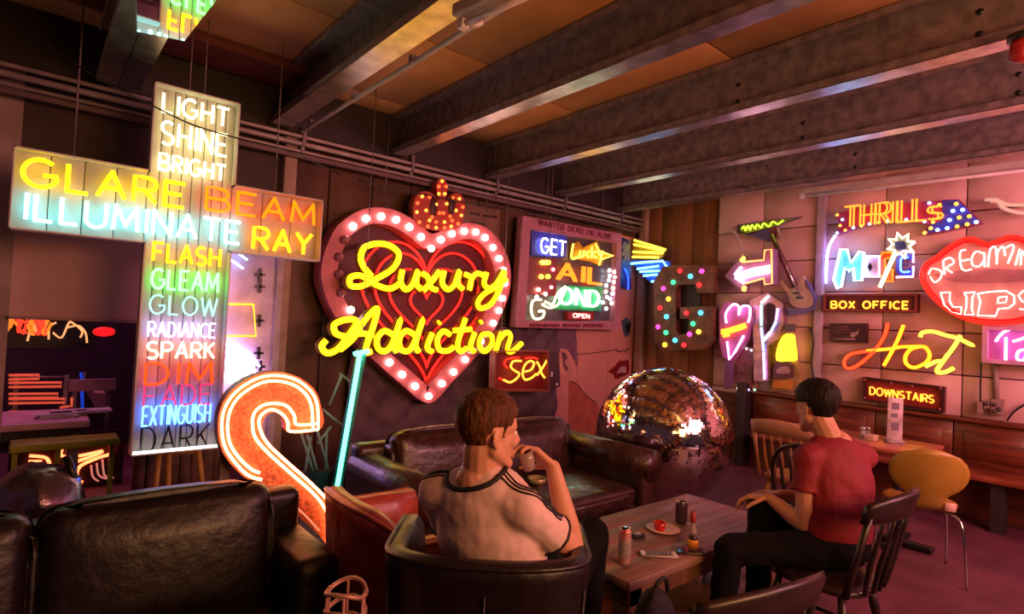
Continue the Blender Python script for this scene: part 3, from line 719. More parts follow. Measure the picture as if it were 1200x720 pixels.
# double outline tubes following the outline
oo = z7([(368, 215), (365, 152), (345, 108), (300, 72), (245, 57), (190, 60), (138, 82), (93, 118), (64, 165), (55, 220), (64, 284), (95, 335), (140, 380), (185, 395)])
o2_ = z7([(350, 212), (347, 160), (330, 120), (290, 88), (240, 75), (192, 78), (148, 98), (107, 130), (82, 172), (74, 222), (82, 277), (110, 322), (150, 360), (178, 372)])
o3 = z7([(368, 212), (300, 216), (290, 185), (265, 155), (225, 147), (185, 155), (160, 180), (155, 215), (165, 260), (210, 312), (280, 375), (345, 432), (385, 480), (405, 530), (415, 590), (414, 640)])
o4 = z7([(368, 232), (278, 238), (270, 210), (255, 185), (225, 168), (200, 172), (178, 195), (180, 232), (205, 278), (270, 340), (340, 402), (398, 462), (420, 515), (427, 570), (420, 625), (414, 645)])
o5 = z7([(215, 428), (255, 445), (268, 452)]); o6 = z7([(290, 478), (330, 515), (370, 560)])
for q in (oo, o2_, o3, o4, o5): strokes(sgn, 'outline_tube', SP, [q], .0065, N['hotwhite'], .10)
strokes(sgn, 'outline_tube', SP, [z7([(368, 232), (368, 215)]), z7([(350, 212), (352, 232)])], .006, N['hotwhite'], .10)
strokes(sgn, 'outline_tube', SP, [o6], .0045, neon('dimsalmon', (1., .3, .15), 1.0), .10)
mb = MB(); a = SP.P(392, 650, 0)
for p in (z7([(75, 250)])[0], z7([(300, 470)])[0]): b = SP.P(*p); mb.box((b.x, b.y + .03, b.z / 2), (.04, .03, b.z))
b = SP.P(*z7([(300, 470)])[0]); c = SP.P(*z7([(75, 250)])[0]); mb.box(((b.x + c.x) / 2, b.y + .05, .03), (abs(b.x - c.x) + .2, .3, .05)); mb.build('stand', steel, sgn)
# ================================================================== framed collage sign (left wall)
QP = Pl('A', 4.90)
z6 = zc(4.8, 600, 240)
fs = thing('framed_collage_sign', 'pink framed board of neon words Get Lucky, Bail and Bond, right of the heart', 'neon sign', QP.P(665, 388))
rose = mat('rose_frame', (.50, .20, .28), .5)
poly(fs, 'back_board', QP, z6([(62, 62), (618, 165), (600, 706), (18, 690)]), mat('dim_glass_board', (.10, .08, .10), .3), -.05, .02)
def bandpx(parent, name, pl, o_, i_, m, off0, off1):
    return MB().band([pl.P(x, y, off1) for x, y in o_], [pl.P(x, y, off1) for x, y in i_], pl.n * -(off1 - off0)).build(name, m, parent)
bandpx(fs, 'frame', QP, z6([(62, 62), (618, 165), (600, 706), (18, 690)]), z6([(105, 140), (590, 215), (575, 655), (75, 655)]), rose, .0, .10)
def txt_px(parent, txt, pl, tl, br, m, r, off, **k): neon_text(parent, txt, pl, z6([tl])[0], z6([br])[0], m, r=r, off=off, **k)
txt_px(fs, 'WANTED DEAD OR ALIVE', QP, (150, 84), (560, 196), mat('maroon_lettering', (.22, .02, .05), .5), .007, .105, n=4)
for a_, b_ in ((98, 270), (285, 385), (400, 510)): poly(fs, 'worn_red_print', QP, z6([(a_, 670), (b_, 672), (b_, 690), (a_, 689)]), mat('worn_red', (.35, .03, .05), .5, 0, .4, 30), .10, .103)
poly(fs, 'blue_panel', QP, z6([(108, 140), (312, 178), (312, 300), (108, 285)]), mat('blue_enamel', (.05, .06, .4), .35), .02, .05)
txt_px(fs, 'GET', QP, (165, 185), (300, 290), neon('getblue', (.55, .6, 1.), 7), .011, .09)
poly(fs, 'star_panel', QP, z6([(340, 225), (375, 205), (400, 240), (480, 205), (500, 260), (575, 285), (515, 305), (505, 345), (440, 320), (330, 300)]), mat('yellow_enamel', (.6, .35, .03), .35), .03, .06)
strokes(fs, 'lucky_tube', QP, [z6([(345, 220), (335, 300), (375, 295)]), z6([(385, 260), (380, 290), (400, 290), (405, 258)]), z6([(435, 262), (418, 275), (430, 298)]), z6([(450, 235), (448, 300)]), z6([(475, 262), (450, 280), (478, 300)]), z6([(485, 262), (495, 285), (510, 262), (495, 320)])], .012, N['golden'], .09, label='gold script tube')
strokes(fs, 'star_tube', QP, [z6([(470, 220), (490, 262), (570, 288), (500, 308), (490, 340)])], .011, N['golden'], .09, 0)
poly(fs, 'red_box', QP, z6([(98, 300), (250, 305), (250, 515), (80, 500)]), mat('brick_enamel', (.28, .04, .03), .4), .02, .09)
bulbs(fs, QP, z6([(170, 325), (205, 325), (165, 405), (203, 405), (188, 325)]), [N['golden'], N['lime']], .028, .11)
bulbs(fs, QP, z6([(150, 478), (232, 365), (190, 503), (222, 465), (140, 520)]), [N['bulbwhite'], neon('pinkb', (1., .25, .3), 5)], .022, .11)
txt_px(fs, 'AIL', QP, (262, 328), (500, 448), neon('bailorange', (1., .16, .01), 3), .017, .10, double=.02)
poly(fs, 'green_panel', QP, z6([(300, 455), (510, 465), (500, 600), (240, 590)]), mat('green_enamel', (.02, .35, .12), .4), .02, .05)
txt_px(fs, 'OND', QP, (270, 465), (485, 575), neon('bondgreen', (.6, 1., .75), 5), .013, .09, double=.014)
strokes(fs, 'hand_tube', QP, [z6([(165, 535), (120, 540), (108, 590), (125, 640), (170, 635), (180, 600), (150, 600)]), z6([(170, 560), (210, 580), (260, 560), (300, 480)]), z6([(185, 545), (230, 560), (255, 500), (300, 460)])], .014, N['white'], .09)
bulbs(fs, QP, z6([(548, 370), (575, 378), (550, 400), (580, 408), (545, 425), (572, 435), (530, 455), (528, 490), (565, 500), (535, 520), (510, 550), (560, 555), (530, 585), (568, 470), (552, 530)]), [neon('bulbpale', (.75, .85, 1.), 6), neon('bulbpeach', (1., .7, .45), 6)], .024, .08)
poly(fs, 'red_label', QP, z6([(315, 602), (460, 605), (460, 648), (315, 648)]), mat('label_red', (.4, .02, .02), .4), .05, .10)
txt_px(fs, 'OPEN', QP, (345, 612), (435, 640), neon('labelwhite', (1., .5, .45), 2.), .008, .105, n=4)
hw = MB()
for x in (640, 705): a = QP.P(x, 262, .0); hw.cyl(a, (a.x, a.y, ZC - .05), .005)
hw.build('hanging_wire', steel, fs)
bc = thing('blue_glass_sign', 'dark sign edge with blue glow, squeezed between framed board and corner', 'sign', QP.P(735, 335))
poly(bc, 'board', QP, [(729, 278), (738, 282), (740, 340), (727, 336)], mat('deep_blue', (.02, .03, .2), .3), -.06, .04)
strokes(bc, 'tube', QP, [[(732, 315), (736, 325), (736, 340)]], .014, neon('deepblue2', (.03, .1, 1.), 2.), .06)
bulbs(bc, QP, [(731, 285), (731, 293), (732, 302)], [mat('grey_lens', (.35, .38, .45), .3)], .022, .05, 'lens')

# ---- small red script sign
XP = Pl('A', 4.62)
z8 = zc(6, 560, 380)
sx = thing('red_box_sign', 'dark red acrylic box with amber script word sex', 'neon sign', XP.P(617, 457))
poly(sx, 'back_board', XP, z8([(128, 195), (490, 190), (500, 470), (118, 470)]), mat('dark_red_board', (.16, .012, .012), .4), -.04, .0)
poly(sx, 'side_board', XP, z8([(492, 190), (570, 190), (580, 440), (500, 455)]), mat('smoky_board', (.08, .04, .06), .3), -.04, .0)
bandpx(sx, 'frame', XP, z8([(122, 188), (496, 184), (506, 474), (112, 476)]), z8([(132, 198), (488, 196), (496, 462), (124, 464)]), mat('dull_red_edge', (.3, .08, .07), .4), .0, .09)
strokes(sx, 'letter', XP, [z8([(305, 260), (250, 262), (232, 300), (262, 330), (292, 350), (270, 385), (225, 410), (180, 392)])], .012, neon('sexamber', (1., .30, .03), 3.2), .07)
strokes(sx, 'letter', XP, [z8([(330, 335), (375, 320), (395, 275), (365, 260), (330, 290), (315, 345), (330, 390), (375, 380), (410, 350)])], .012, neon('sexamber', ()), .07)
strokes(sx, 'letter', XP, [z8([(415, 265), (435, 300), (450, 350), (470, 378)]), z8([(485, 255), (450, 315), (415, 360)])], .012, neon('sexamber', ()), .07)
strokes(sx, 'shadow_tube', XP, [z8([(290, 235), (210, 245), (185, 280), (210, 310)]), z8([(335, 240), (380, 235), (420, 245)]), z8([(150, 380), (190, 400)])], .010, N['red'], .03)
bulbs(sx, XP, z8([(518, 345), (516, 362), (552, 424)]), [white_p], .018, .02, 'screw')
mb = MB(); a = XP.P(*z8([(210, 470)])[0]); mb.tube([a, (a.x, a.y, a.z - .32)], .012); mb.tube([(a.x, a.y, a.z - .32), (a.x, YL - .01, a.z - .32)], .012)
b = XP.P(*z8([(160, 190)])[0]); mb.tube([b, (b.x, b.y, ZC - .05)], .005); b = XP.P(*z8([(470, 190)])[0]); mb.tube([b, (b.x, b.y, ZC - .05)], .005)
mb.build('bracket', steel, sx)

# ---- mural of a face on the wall panels
MP = Pl('A', YL - .012)
mu = thing('face_mural', 'painted mural of a woman\'s face in profile on the left wall by the corner', 'mural', MP.P(700, 500))
skin_m = mat('mural_skin', (.62, .27, .22), .6, 0, .06, 2)
for (x0, x1) in ((640, 676), (676, 711), (711, 743)):
    u0, u1 = MP.uz(x0, 420)[0], MP.uz(x1, 420)[0]
    MB().prism([MP.to(u0 + .003, .2, .02), MP.to(u1 - .003, .2, .02), MP.to(u1 - .003, 2.75, .02), MP.to(u0 + .003, 2.75, .02)], (0, .02, 0)).build('mural_board', skin_m, mu)
def mp(name, pts, m, o=.024, sm=0): poly(mu, name, MP, z8(pts), m, o - .003, o, smooth=sm)
mp('hair', [(350, 0), (720, 0), (690, 60), (700, 150), (690, 230), (700, 290), (640, 190), (560, 170), (540, 190), (330, 190)], mat('mural_plum', (.20, .09, .16), .6))
mp('neck_glow', [(640, 400), (700, 420), (760, 500), (830, 552), (860, 600), (860, 800), (640, 800)], mat('orange_lit_mural', (.48, .13, .07), .6))  # orange light on the lower mural put into its colour
mp('ear', [(548, 210), (580, 175), (625, 180), (655, 220), (650, 290), (680, 330), (640, 390), (600, 370), (560, 300)], mat('mural_skin2', (.66, .30, .25), .6), .028, 3)
mp('ear_shadow', [(590, 200), (615, 205), (630, 240), (610, 270), (635, 310), (620, 330), (600, 290), (598, 250)], mat('mural_dark', (.15, .06, .09), .6), .031, 3)
mp('sideburn', [(665, 190), (700, 195), (700, 300), (685, 270), (670, 230)], mat('mural_plum', ()), .028)
def ml(name, pts, r=.006): strokes(mu, name, MP, [z8(pts)], r, mat('mural_line', (.10, .03, .04), .6), .026)
ml('jaw_line', [(655, 400), (700, 425), (740, 480), (790, 525), (835, 552)]); ml('glasses_arm', [(700, 212), (800, 205), (900, 190), (980, 180)])
mp('lips', [(915, 340), (960, 300), (1000, 255), (1020, 262), (1055, 250), (1065, 290), (1060, 345), (1010, 372), (965, 388), (955, 350)], mat('mural_lip', (.22, .01, .02), .4), .028, 2)
mp('teeth', [(975, 345), (1005, 300), (1040, 298), (1045, 340)], mat('mural_white', (.55, .4, .4), .5), .031)
ml('nostril', [(975, 185), (1000, 195), (1020, 180)], .01); ml('nostril', [(1030, 195), (1055, 175)], .01)
mp('eye_paint', [(1010, -20), (1045, -50), (1080, -10), (1070, 70), (1040, 95), (1025, 60)], mat('mural_blue', (.06, .12, .2), .5), .028)
mp('eye_dark', [(1035, 0), (1070, -10), (1075, 50), (1045, 60)], black_p, .031)
# ---- draped cloth behind the brown sofa
DP = 4.965
mb = MB(); nu, nv = 60, 26
x0, x1 = PA(408, 460, DP).x, PA(652, 460, DP).x
vs = []
for j in range(nv + 1):
    for i in range(nu + 1):
        u = i / nu; v = j / nv; z = 1.62 - v * 1.6 + .0; zt_ = 1.30 + .22 * u
        z = zt_ * (1 - v) + .01 * v
        sw = math.sin(u * PI * 3) ** 2
        y = DP + .022 * math.sin(u * 40 + v * 5) * (.3 + v) + .03 * math.sin(v * 28 - 6 * sw + u * 5) * (1 - .5 * v)
        vs.append((x0 + (x1 - x0) * u, y, z - .08 * sw * (1 - v)))
mb.add(vs, [(j * (nu + 1) + i, j * (nu + 1) + i + 1, (j + 1) * (nu + 1) + i + 1, (j + 1) * (nu + 1) + i) for j in range(nv) for i in range(nu)], True)
dc = thing('draped_cloth', 'dark purple-grey cloth draped in swags on the wall behind the brown sofa', 'cloth', ((x0 + x1) / 2, DP, 0))
mb.build('cloth', mat('dusky_cloth', (.13, .075, .10), .75, 0, .2, 5), dc)
MB().cyl((x0 - .03, DP + .04, 1.31), (x1 + .03, DP + .04, 1.55), .012).build('rail', steel, dc)
# little poster above the heart
pp = thing('wall_poster', 'small tan poster with dark lettering on the wall above the heart sign', 'poster', LW.P(570, 265))
poly(pp, 'sheet', LW, [(540, 238), (586, 247), (584, 292), (538, 285)], mat('tan_paper', (.25, .14, .09), .6), .012, .02)
for a_, b_, y_ in ((551, 562, 250), (566, 582, 253)): strokes(pp, 'print_line', LW, [[(a_, y_), (b_, y_ + 1.5)]], .014, mat('dark_print', (.08, .05, .03), .5), .022, 0)
poly(pp, 'print_block', LW, [(552, 259), (568, 262), (569, 268), (552, 262)], mat('dark_print', ()), .02, .023)

# ================================================================== plywood corner: blue-yellow arrow and G
YB = Pl('B', XR - .16)
z5 = zc(3, 590, 230)
yb = thing('striped_arrow_sign', 'yellow and blue neon striped arrow tip in the far corner', 'neon sign', YB.P(760, 330))
poly(yb, 'yellow_board', YB, z5([(455, 148), (572, 188), (555, 218), (452, 220)]), mat('ochre_board', (.3, .2, .03), .5), 0, .03)
poly(yb, 'blue_board', YB, z5([(445, 225), (585, 228), (590, 250), (545, 305), (510, 300)]), mat('blue_board', (.02, .08, .45), .5), 0, .03)
for i, p in enumerate(([(460, 155), (570, 188)], [(458, 170), (565, 192)], [(455, 196), (560, 200)], [(453, 214), (545, 216)])):
    strokes(yb, 'tube', YB, [z5(p)], .014, neon('yb_yellow', (1., .8, .04), 4), .06, 0)
for p in ([(443, 238), (505, 232), (560, 228), (575, 250)], [(470, 256), (545, 246)], [(480, 266), (548, 262)], [(492, 280), (540, 276)], [(520, 300), (545, 300)]):
    strokes(yb, 'tube', YB, [z5(p)], .014, neon('yb_blue', (.12, .5, 1.), 6), .06, 0)
mb = MB(); 
for p in ((470, 180), (520, 180)): a = YB.P(*z5([p])[0]); mb.cyl(a, (XR + .03, a.y, a.z), .012)
mb.build('bracket', steel, yb)
GP2 = Pl('B', XR - .20)
gg = thing('marquee_letter_g', 'brown marquee letter G with multicoloured bulbs on the plywood wall', 'marquee letter', GP2.P(800, 412))
gpoly = z5([(560, 250), (600, 242), (738, 244), (738, 340), (680, 342), (672, 310), (615, 312), (605, 330), (605, 470), (618, 488), (650, 480), (652, 432), (620, 430), (620, 390), (735, 388), (735, 505), (700, 540), (560, 545), (530, 510), (528, 300)])
poly(gg, 'letter_body', GP2, gpoly, mat('rust_brown', (.22, .09, .05), .5, .2, .3, 8), .0, .12)
poly(gg, 'letter_back', GP2, z5([(600, 300), (690, 300), (690, 500), (600, 500)]), mat('near_black', (.02, .012, .012), .6), -.04, .0)
gb = [((620, 263), 'r'), ((657, 282), 'c'), ((697, 264), 'm'), ((597, 303), 'g'), ((562, 325), 'm'), ((688, 312), 'r'), ((580, 362), 'y'), ((550, 393), 'r'), ((573, 424), 'c'), ((543, 460), 'm'), ((571, 480), 'g'), ((567, 523), 'y'), ((603, 507), 'c'), ((634, 524), 'r'), ((654, 486), 'm'), ((686, 477), 'y'), ((666, 449), 'g'), ((643, 411), 'r'), ((693, 410), 'c')]
bm_ = {'r': neon('b_red', (1., .03, .04), 1.6), 'c': neon('b_cyan', (.08, .6, 1.), 2.2), 'm': neon('b_mag', (.9, .08, .5), 1.6), 'g': neon('b_green', (.05, .9, .35), 1.6), 'y': neon('b_yellow', (1., .6, .05), 2.)}
for p, k in gb: bulbs(gg, GP2, z5([p]), [bm_[k]], .032, .13)
mb = MB()
for p in ((560, 300), (560, 500)): a = GP2.P(*z5([p])[0]); mb.cyl(a, (XR + .03, a.y, a.z), .015)
mb.build('bracket', steel, gg)

# ================================================================== right wall signs
def sp(d): return Pl('B', XR - d)
R1 = sp(.12); zr = zc(2.668, 830, 220); zb1_ = zc(6.547, 820, 240); zb2_ = zc(5.141, 820, 340); zb4 = zc(5, 960, 220); zb5 = zc(4.5, 960, 340)
def posts(parent, pl, pts):
    mb = MB()
    for p in pts: a = pl.P(*p, .0); mb.cyl(a + Vector((.005, 0, 0)), (XR - .02, a.y, a.z), .010)
    mb.build('bracket', steel, parent)
t = thing('lime_strip_sign', 'slanting yellow-green lettered strip sign at the top above the guitar', 'sign', R1.P(900, 265))
poly(t, 'board', R1, zb1_([(285, 155), (780, 92), (370, 232), (290, 215)]), mat('dark_slate', (.05, .04, .08), .5), .0, .04)
poly(t, 'lit_face', R1, zb1_([(305, 160), (730, 100), (560, 170), (350, 222), (305, 205)]), mat('lime_face', (.35, .42, .05), .5, 0, .3, 30), .04, .06)
strokes(t, 'tube', R1, [zb1_([(320, 190), (340, 165), (350, 200), (370, 160), (385, 195), (400, 155), (425, 185), (440, 150), (470, 178), (490, 142), (530, 168), (560, 130), (600, 150), (640, 118)])], .010, neon('limedim', (.6, .9, .06), 1.2), .08)
poly(t, 'blue_corner', R1, zb1_([(390, 228), (545, 178), (545, 280), (520, 285)]), mat('dusk_blue', (.10, .08, .25), .5), .0, .03)
posts(t, R1, zb1_([(320, 190), (520, 240)]))
# arrow
R2 = sp(.28)
t = thing('white_arrow_sign', 'pink and white neon arrow pointing left with amber outline', 'neon sign', R2.P(880, 345))
poly(t, 'arrow_box', R2, zb1_([(190, 550), (320, 390), (335, 440), (490, 430), (490, 345), (560, 335), (560, 610), (490, 620), (490, 570), (345, 600), (335, 670)]), mat('plum_box', (.35, .16, .3), .5), -.10, .03)
strokes(t, 'amber_tube', R2, [zb1_([(335, 440), (490, 425), (498, 350), (550, 342), (555, 605), (498, 612), (492, 565), (350, 605)])], .010, neon('arrowamber', (1., .3, .08), 3.), .08, 0)
strokes(t, 'white_tube', R2, [zb1_([(275, 545), (400, 500), (535, 475)]), zb1_([(280, 560), (400, 520), (535, 495)]), zb1_([(290, 575), (400, 540), (535, 515)]), zb1_([(270, 540), (320, 480)]), zb1_([(275, 560), (340, 600)])], .017, neon('arrowwhite', (1., .62, .8), 7), .07, 0)
bulbs(t, R2, zb1_([(335, 415), (342, 640), (325, 425), (340, 650)]), [N['golden']], .025, .05)
strokes(t, 'pale_rod', R2, [zb1_([(335, 410), (290, 250), (240, 185)])], .012, mat('pale_rod', (.5, .45, .45), .3), .02)
mb = MB()
for p in ((400, 500), (520, 480)): a = R2.P(*zb1_([p])[0], -.08); mb.cyl(a, (XR - .02, a.y, a.z), .012)
mb.build('bracket', steel, t)
# guitar
R3 = sp(.10)
t = thing('electric_guitar', 'electric guitar with pale body hanging aslant on the pink wall', 'guitar', R3.P(930, 360))
poly(t, 'body', R3, zr([(225, 300), (232, 290), (250, 312), (262, 318), (282, 300), (290, 275), (300, 285), (300, 310), (320, 330), (325, 365), (300, 378), (270, 372), (255, 358), (250, 335)]), mat('cream_lacquer', (.55, .38, .3), .3), .0, .06, smooth=3)
poly(t, 'lower_bout', R3, zr([(300, 285), (315, 300), (335, 345), (330, 380), (300, 395), (250, 400), (240, 380), (300, 378), (325, 365), (320, 330)]), mat('blue_lacquer', (.15, .12, .4), .3), .0, .045)
poly(t, 'pickguard', R3, zr([(262, 322), (282, 318), (305, 335), (305, 355), (285, 360), (262, 345)]), mat('pale_guard', (.65, .5, .42), .4), .06, .068, smooth=2)
mb = MB().tube([R3.P(*zr([(198, 150)])[0], .06), R3.P(*zr([(272, 310)])[0], .06)], [.028, .036], 4); mb.build('neck', mat('maroon_wood', (.16, .03, .04), .4), t)
poly(t, 'headstock', R3, zr([(190, 132), (208, 122), (214, 140), (212, 160), (198, 160)]), mat('maroon_wood', ()), .03, .06)
mb = MB()
for k in range(4):
    d = (k - 1.5) * 1.2; mb.tube([R3.P(*zr([(200 + d, 145)])[0], .095), R3.P(*zr([(290 + d, 348)])[0], .085)], .0025, 4)
mb.build('string', chrome, t)
mb = MB()
for k in range(5): a = R3.P(*zr([(214 + k * 1.5, 130 + k * 7)])[0], .06); mb.cyl(a, a + Vector((0, -.03, .0)), .008)
mb.build('tuning_peg', chrome, t)
mb = MB(); mb.box(R3.P(*zr([(275, 330)])[0], .073), (.01, .07, .02)); mb.box(R3.P(*zr([(285, 345)])[0], .073), (.01, .07, .02)); mb.build('pickup', black_p, t)
# ice cream / heart lolly sign
R4 = sp(.24)
t = thing('pink_cone_sign', 'tall pink heart-topped cone neon sign with amber ribbon', 'neon sign', R4.P(858, 460))
poly(t, 'cone_box', R4, zb2_([(118, 130), (140, 85), (185, 70), (225, 100), (270, 88), (305, 110), (305, 190), (280, 290), (185, 430), (135, 400), (118, 310)]), mat('pink_box', (.55, .14, .40), .5), -.08, .03)
strokes(t, 'heart_tube', R4, [zb2_([(160, 200), (158, 140), (200, 88), (235, 100), (235, 150), (250, 105), (280, 95), (303, 110), (300, 170), (290, 195)])], .012, neon('conepink', (1., .5, .95), 5), .07)
strokes(t, 'cone_tube', R4, [zb2_([(165, 310), (178, 420), (215, 370), (265, 275)])], .012, neon('conepink', ()), .07, 0)
strokes(t, 'ribbon_tube', R4, [zb2_([(130, 245), (180, 235), (275, 205)]), zb2_([(130, 262), (200, 250), (280, 222)]), zb2_([(140, 280), (180, 272)]), zb2_([(150, 250), (270, 215)])], .016, neon('ribbon', (1., .3, .02), 3.2), .07)
poly(t, 'stick', R4, zb2_([(150, 430), (190, 430), (185, 560), (160, 600), (145, 595)]), mat('violet_stick', (.22, .08, .28), .5), -.05, .0)
posts(t, R4, zb2_([(150, 200), (260, 200)]))
# mirrored P shape
R5 = sp(.18)
t = thing('iridescent_p_sign', 'iridescent mirrored letter P outlined with small lights', 'sign', R5.P(895, 450))
po = zb2_([(300, 60), (410, 15), (500, 80), (505, 200), (470, 290), (405, 340), (410, 550), (325, 550), (325, 300)])
pi = zb2_([(385, 100), (412, 75), (455, 90), (460, 180), (440, 230), (390, 270), (386, 268), (384, 200), (384, 150)])
bandpx(t, 'letter_body', R5, po, pi, mat('iridescent_film', (.55, .30, .42), .25, .5, .3, 9), -.06, .03)
cols = [neon('ir_lilac', (.75, .45, 1.), 2.2), neon('ir_green', (.35, 1., .6), 2.), neon('ir_white', (.9, .9, 1.), 2.6), neon('ir_blue', (.35, .5, 1.), 2.2)]
seg = [((415, 35), (370, 80), 2), ((370, 90), (370, 215), 1), ((370, 225), (385, 370), 3), ((385, 375), (390, 540), 0), ((425, 255), (385, 305), 2), ((460, 190), (430, 250), 3), ((470, 110), (460, 185), 0)]
for a, b, k in seg: strokes(t, 'edge_tube', R5, [zb2_([a, b])], .014, cols[k], .06, 0)
posts(t, R5, zb2_([(340, 200), (340, 480)]))
# tag boards
t = thing('lit_price_board', 'small dusky board with faint lettering below the pink cone, lit by tiny lamps', 'board', R5.P(865, 456))
poly(t, 'board', sp(.10), zb2_([(225, 330), (330, 350), (310, 590), (195, 560)]), mat('dusky_rose', (.30, .12, .14), .6), -.03, .04)
for (a, b) in (((215, 430), (320, 462)), ((220, 482), (310, 512))): neon_text(t, 'LIU' if a[1] < 450 else 'TAXI', sp(.10), zb2_([a])[0], zb2_([b])[0], mat('faded_lettering', (.42, .2, .2), .6), r=.007, off=.05, n=4)
for p, k in (((282, 354), 2), ((310, 364), 2), ((340, 368), 1), ((228, 594), 2), ((262, 600), 0), ((295, 602), 0), ((330, 602), 1)):
    bulbs(t, sp(.10), zb2_([p]), [cols[k]], .013, .05, 'tiny_lamp')
# yellow bottle lamp
R6 = sp(.12)
t = thing('yellow_flame_lamp', 'glowing yellow flame-shaped lamp on a small picture plaque', 'lamp', R6.P(918, 465))
poly(t, 'flame', R6, zb2_([(500, 275), (545, 265), (555, 320), (565, 420), (520, 430), (460, 425), (465, 350)]), neon('lampyellow', (1., .72, .03), 1.6), .0, .10, smooth=2)
poly(t, 'cap', R6, zb2_([(512, 205), (556, 205), (553, 250), (512, 248)]), mat('grey_cap', (.15, .12, .13), .4), .0, .10)
poly(t, 'plaque', R6, zb2_([(450, 435), (490, 430), (505, 412), (530, 412), (540, 440), (555, 450), (550, 530), (440, 530)]), mat('maroon_plaque', (.14, .05, .08), .5), .0, .06)
poly(t, 'car_picture', R6, zb2_([(460, 480), (490, 462), (525, 462), (545, 480), (540, 505), (465, 505)]), mat('pale_print', (.5, .3, .35), .5), .06, .065)
poly(t, 'base_band', R6, zb2_([(440, 545), (550, 545), (548, 595), (438, 592)]), mat('amber_band', (.7, .28, .03), .5), .0, .05)
poly(t, 'back_board', R6, zb2_([(425, 265), (560, 255), (618, 610), (420, 610)]), mat('ochre_back', (.50, .33, .14), .6), -.10, -.02)

# THRILLS arrow
R7 = sp(.14)
t = thing('thrills_arrow_sign', 'purple and blue curved arrow sign with bulbs and the word THRILLS', 'neon sign', R7.P(1060, 275))
poly(t, 'arrow_board', R7, zb4([(90, 150), (150, 140), (300, 105), (500, 88), (700, 78), (720, 72), (815, 68), (950, 205), (700, 262), (612, 275), (640, 215), (500, 190), (330, 205), (200, 235), (100, 275), (120, 215)]), mat('purple_enamel', (.40, .04, .22), .4), -.06, .03)
poly(t, 'arrow_head', R7, zb4([(720, 76), (812, 72), (942, 203), (700, 256), (625, 268), (645, 222), (720, 190)]), mat('blue_enamel2', (.07, .08, .75), .4), .03, .045)
neon_text(t, 'THRILL', R7, zb4([(160, 112)])[0], zb4([(615, 190)])[0], neon('thrill', (1., .24, .02), 2.6), r=.009, off=.08, double=.016)
neon_text(t, 'S', R7, zb4([(645, 112)])[0], zb4([(712, 182)])[0], neon('thrill', ()), r=.009, off=.08, double=.016)
bw_ = neon('bulbblue', (.35, .7, 1.), 3.); bo_ = neon('bulbamb', (1., .42, .05), 2.6)
bulbs(t, R7, zb4([(105, 160), (135, 187), (122, 222), (105, 266), (152, 250), (200, 235), (247, 225), (295, 213), (350, 204), (400, 197), (455, 193), (510, 188), (570, 192), (617, 198), (667, 202), (645, 90), (705, 100)]), [bo_, bw_], .015, .045)
bulbs(t, R7, zb4([(803, 95), (783, 136), (840, 130), (820, 175), (880, 168), (763, 190), (920, 202), (867, 215), (808, 228), (750, 238), (693, 248), (653, 238), (618, 265)]), [bo_, bw_, bw_, bo_], .017, .06)
posts(t, R7, zb4([(300, 150), (800, 160)]))
# MAGIC letters
R8 = sp(.10)
t = thing('magic_word_sign', 'neon word MAGIC with a playing card and a star wand', 'neon sign', R8.P(1020, 338))
mm = zb4([(85, 540), (125, 360), (165, 365), (185, 440), (235, 375), (262, 380), (250, 545), (205, 545), (200, 470), (175, 490), (150, 470), (130, 580), (105, 590)])
poly(t, 'letter_m_board', R8, mm, mat('aqua_board', (.16, .55, .65), .4), -.02, .03)
strokes(t, 'letter', R8, [mm + mm[:1]], .011, neon('mcyan', (.3, .6, 1.), 13), .06, 0)
poly(t, 'card', R8, zb4([(262, 402), (352, 402), (352, 522), (252, 522)]), mat('card_white', (.85, .75, .85), .4), -.02, .03)
strokes(t, 'letter', R8, [zb4([(262, 402), (352, 402), (352, 522), (252, 522), (262, 402)])], .011, N['violetwhite'], .06, 0)
poly(t, 'card_pip', R8, zb4([(297, 440), (310, 465), (297, 490), (284, 465)]), black_p, .03, .04)
gq = zb4([(430, 380), (370, 380), (350, 420), (350, 500), (380, 550), (430, 550), (432, 480), (400, 480), (398, 520), (385, 500), (385, 420), (425, 405)])
poly(t, 'letter_g_board', R8, gq, mat('orange_board', (.75, .16, .02), .4), -.02, .03)
strokes(t, 'letter', R8, [gq + gq[:1]], .009, neon('gorange', (1., .14, .01), 2.6), .05, 0)
strokes(t, 'wand', R8, [zb4([(355, 585), (448, 378)])], .018, N['white'], .09, 0)
star = []
for k in range(16):
    a = math.radians(22.5 * k - 15); rr = (78 if k % 2 == 0 else 44); star.append((480 + rr * math.cos(a) * 1.08, 340 + rr * math.sin(a)))
star = zb4(star)
poly(t, 'star_board', R8, star, mat('grey_star', (.35, .32, .4), .5), -.02, .04)
strokes(t, 'star_tube', R8, [star + star[:1]], .012, N['white'], .07, 0)
poly(t, 'star_eye', R8, zb4([(445, 320), (500, 315), (505, 360), (450, 365)]), mat('navy_board', (.05, .05, .25), .4), .04, .05, smooth=2)
cq = zb4([(550, 390), (480, 378), (448, 420), (448, 490), (475, 525), (550, 520), (550, 470), (525, 470), (520, 492), (490, 490), (480, 470), (482, 420), (520, 415), (550, 430)])
poly(t, 'letter_c_board', R8, cq, mat('royal_board', (.06, .06, .5), .4), -.02, .03)
strokes(t, 'letter', R8, [zb4([(450, 525), (550, 522), (552, 460)]), zb4([(485, 372), (552, 375), (552, 440)])], .010, neon('cpink', (1., .5, .6), 4), .06, 0)
strokes(t, 'letter', R8, [zb4([(520, 410), (482, 415), (478, 480), (495, 495), (530, 492)])], .009, N['blue'], .06)
posts(t, R8, zb4([(130, 450), (300, 460), (500, 450), (400, 430)]))
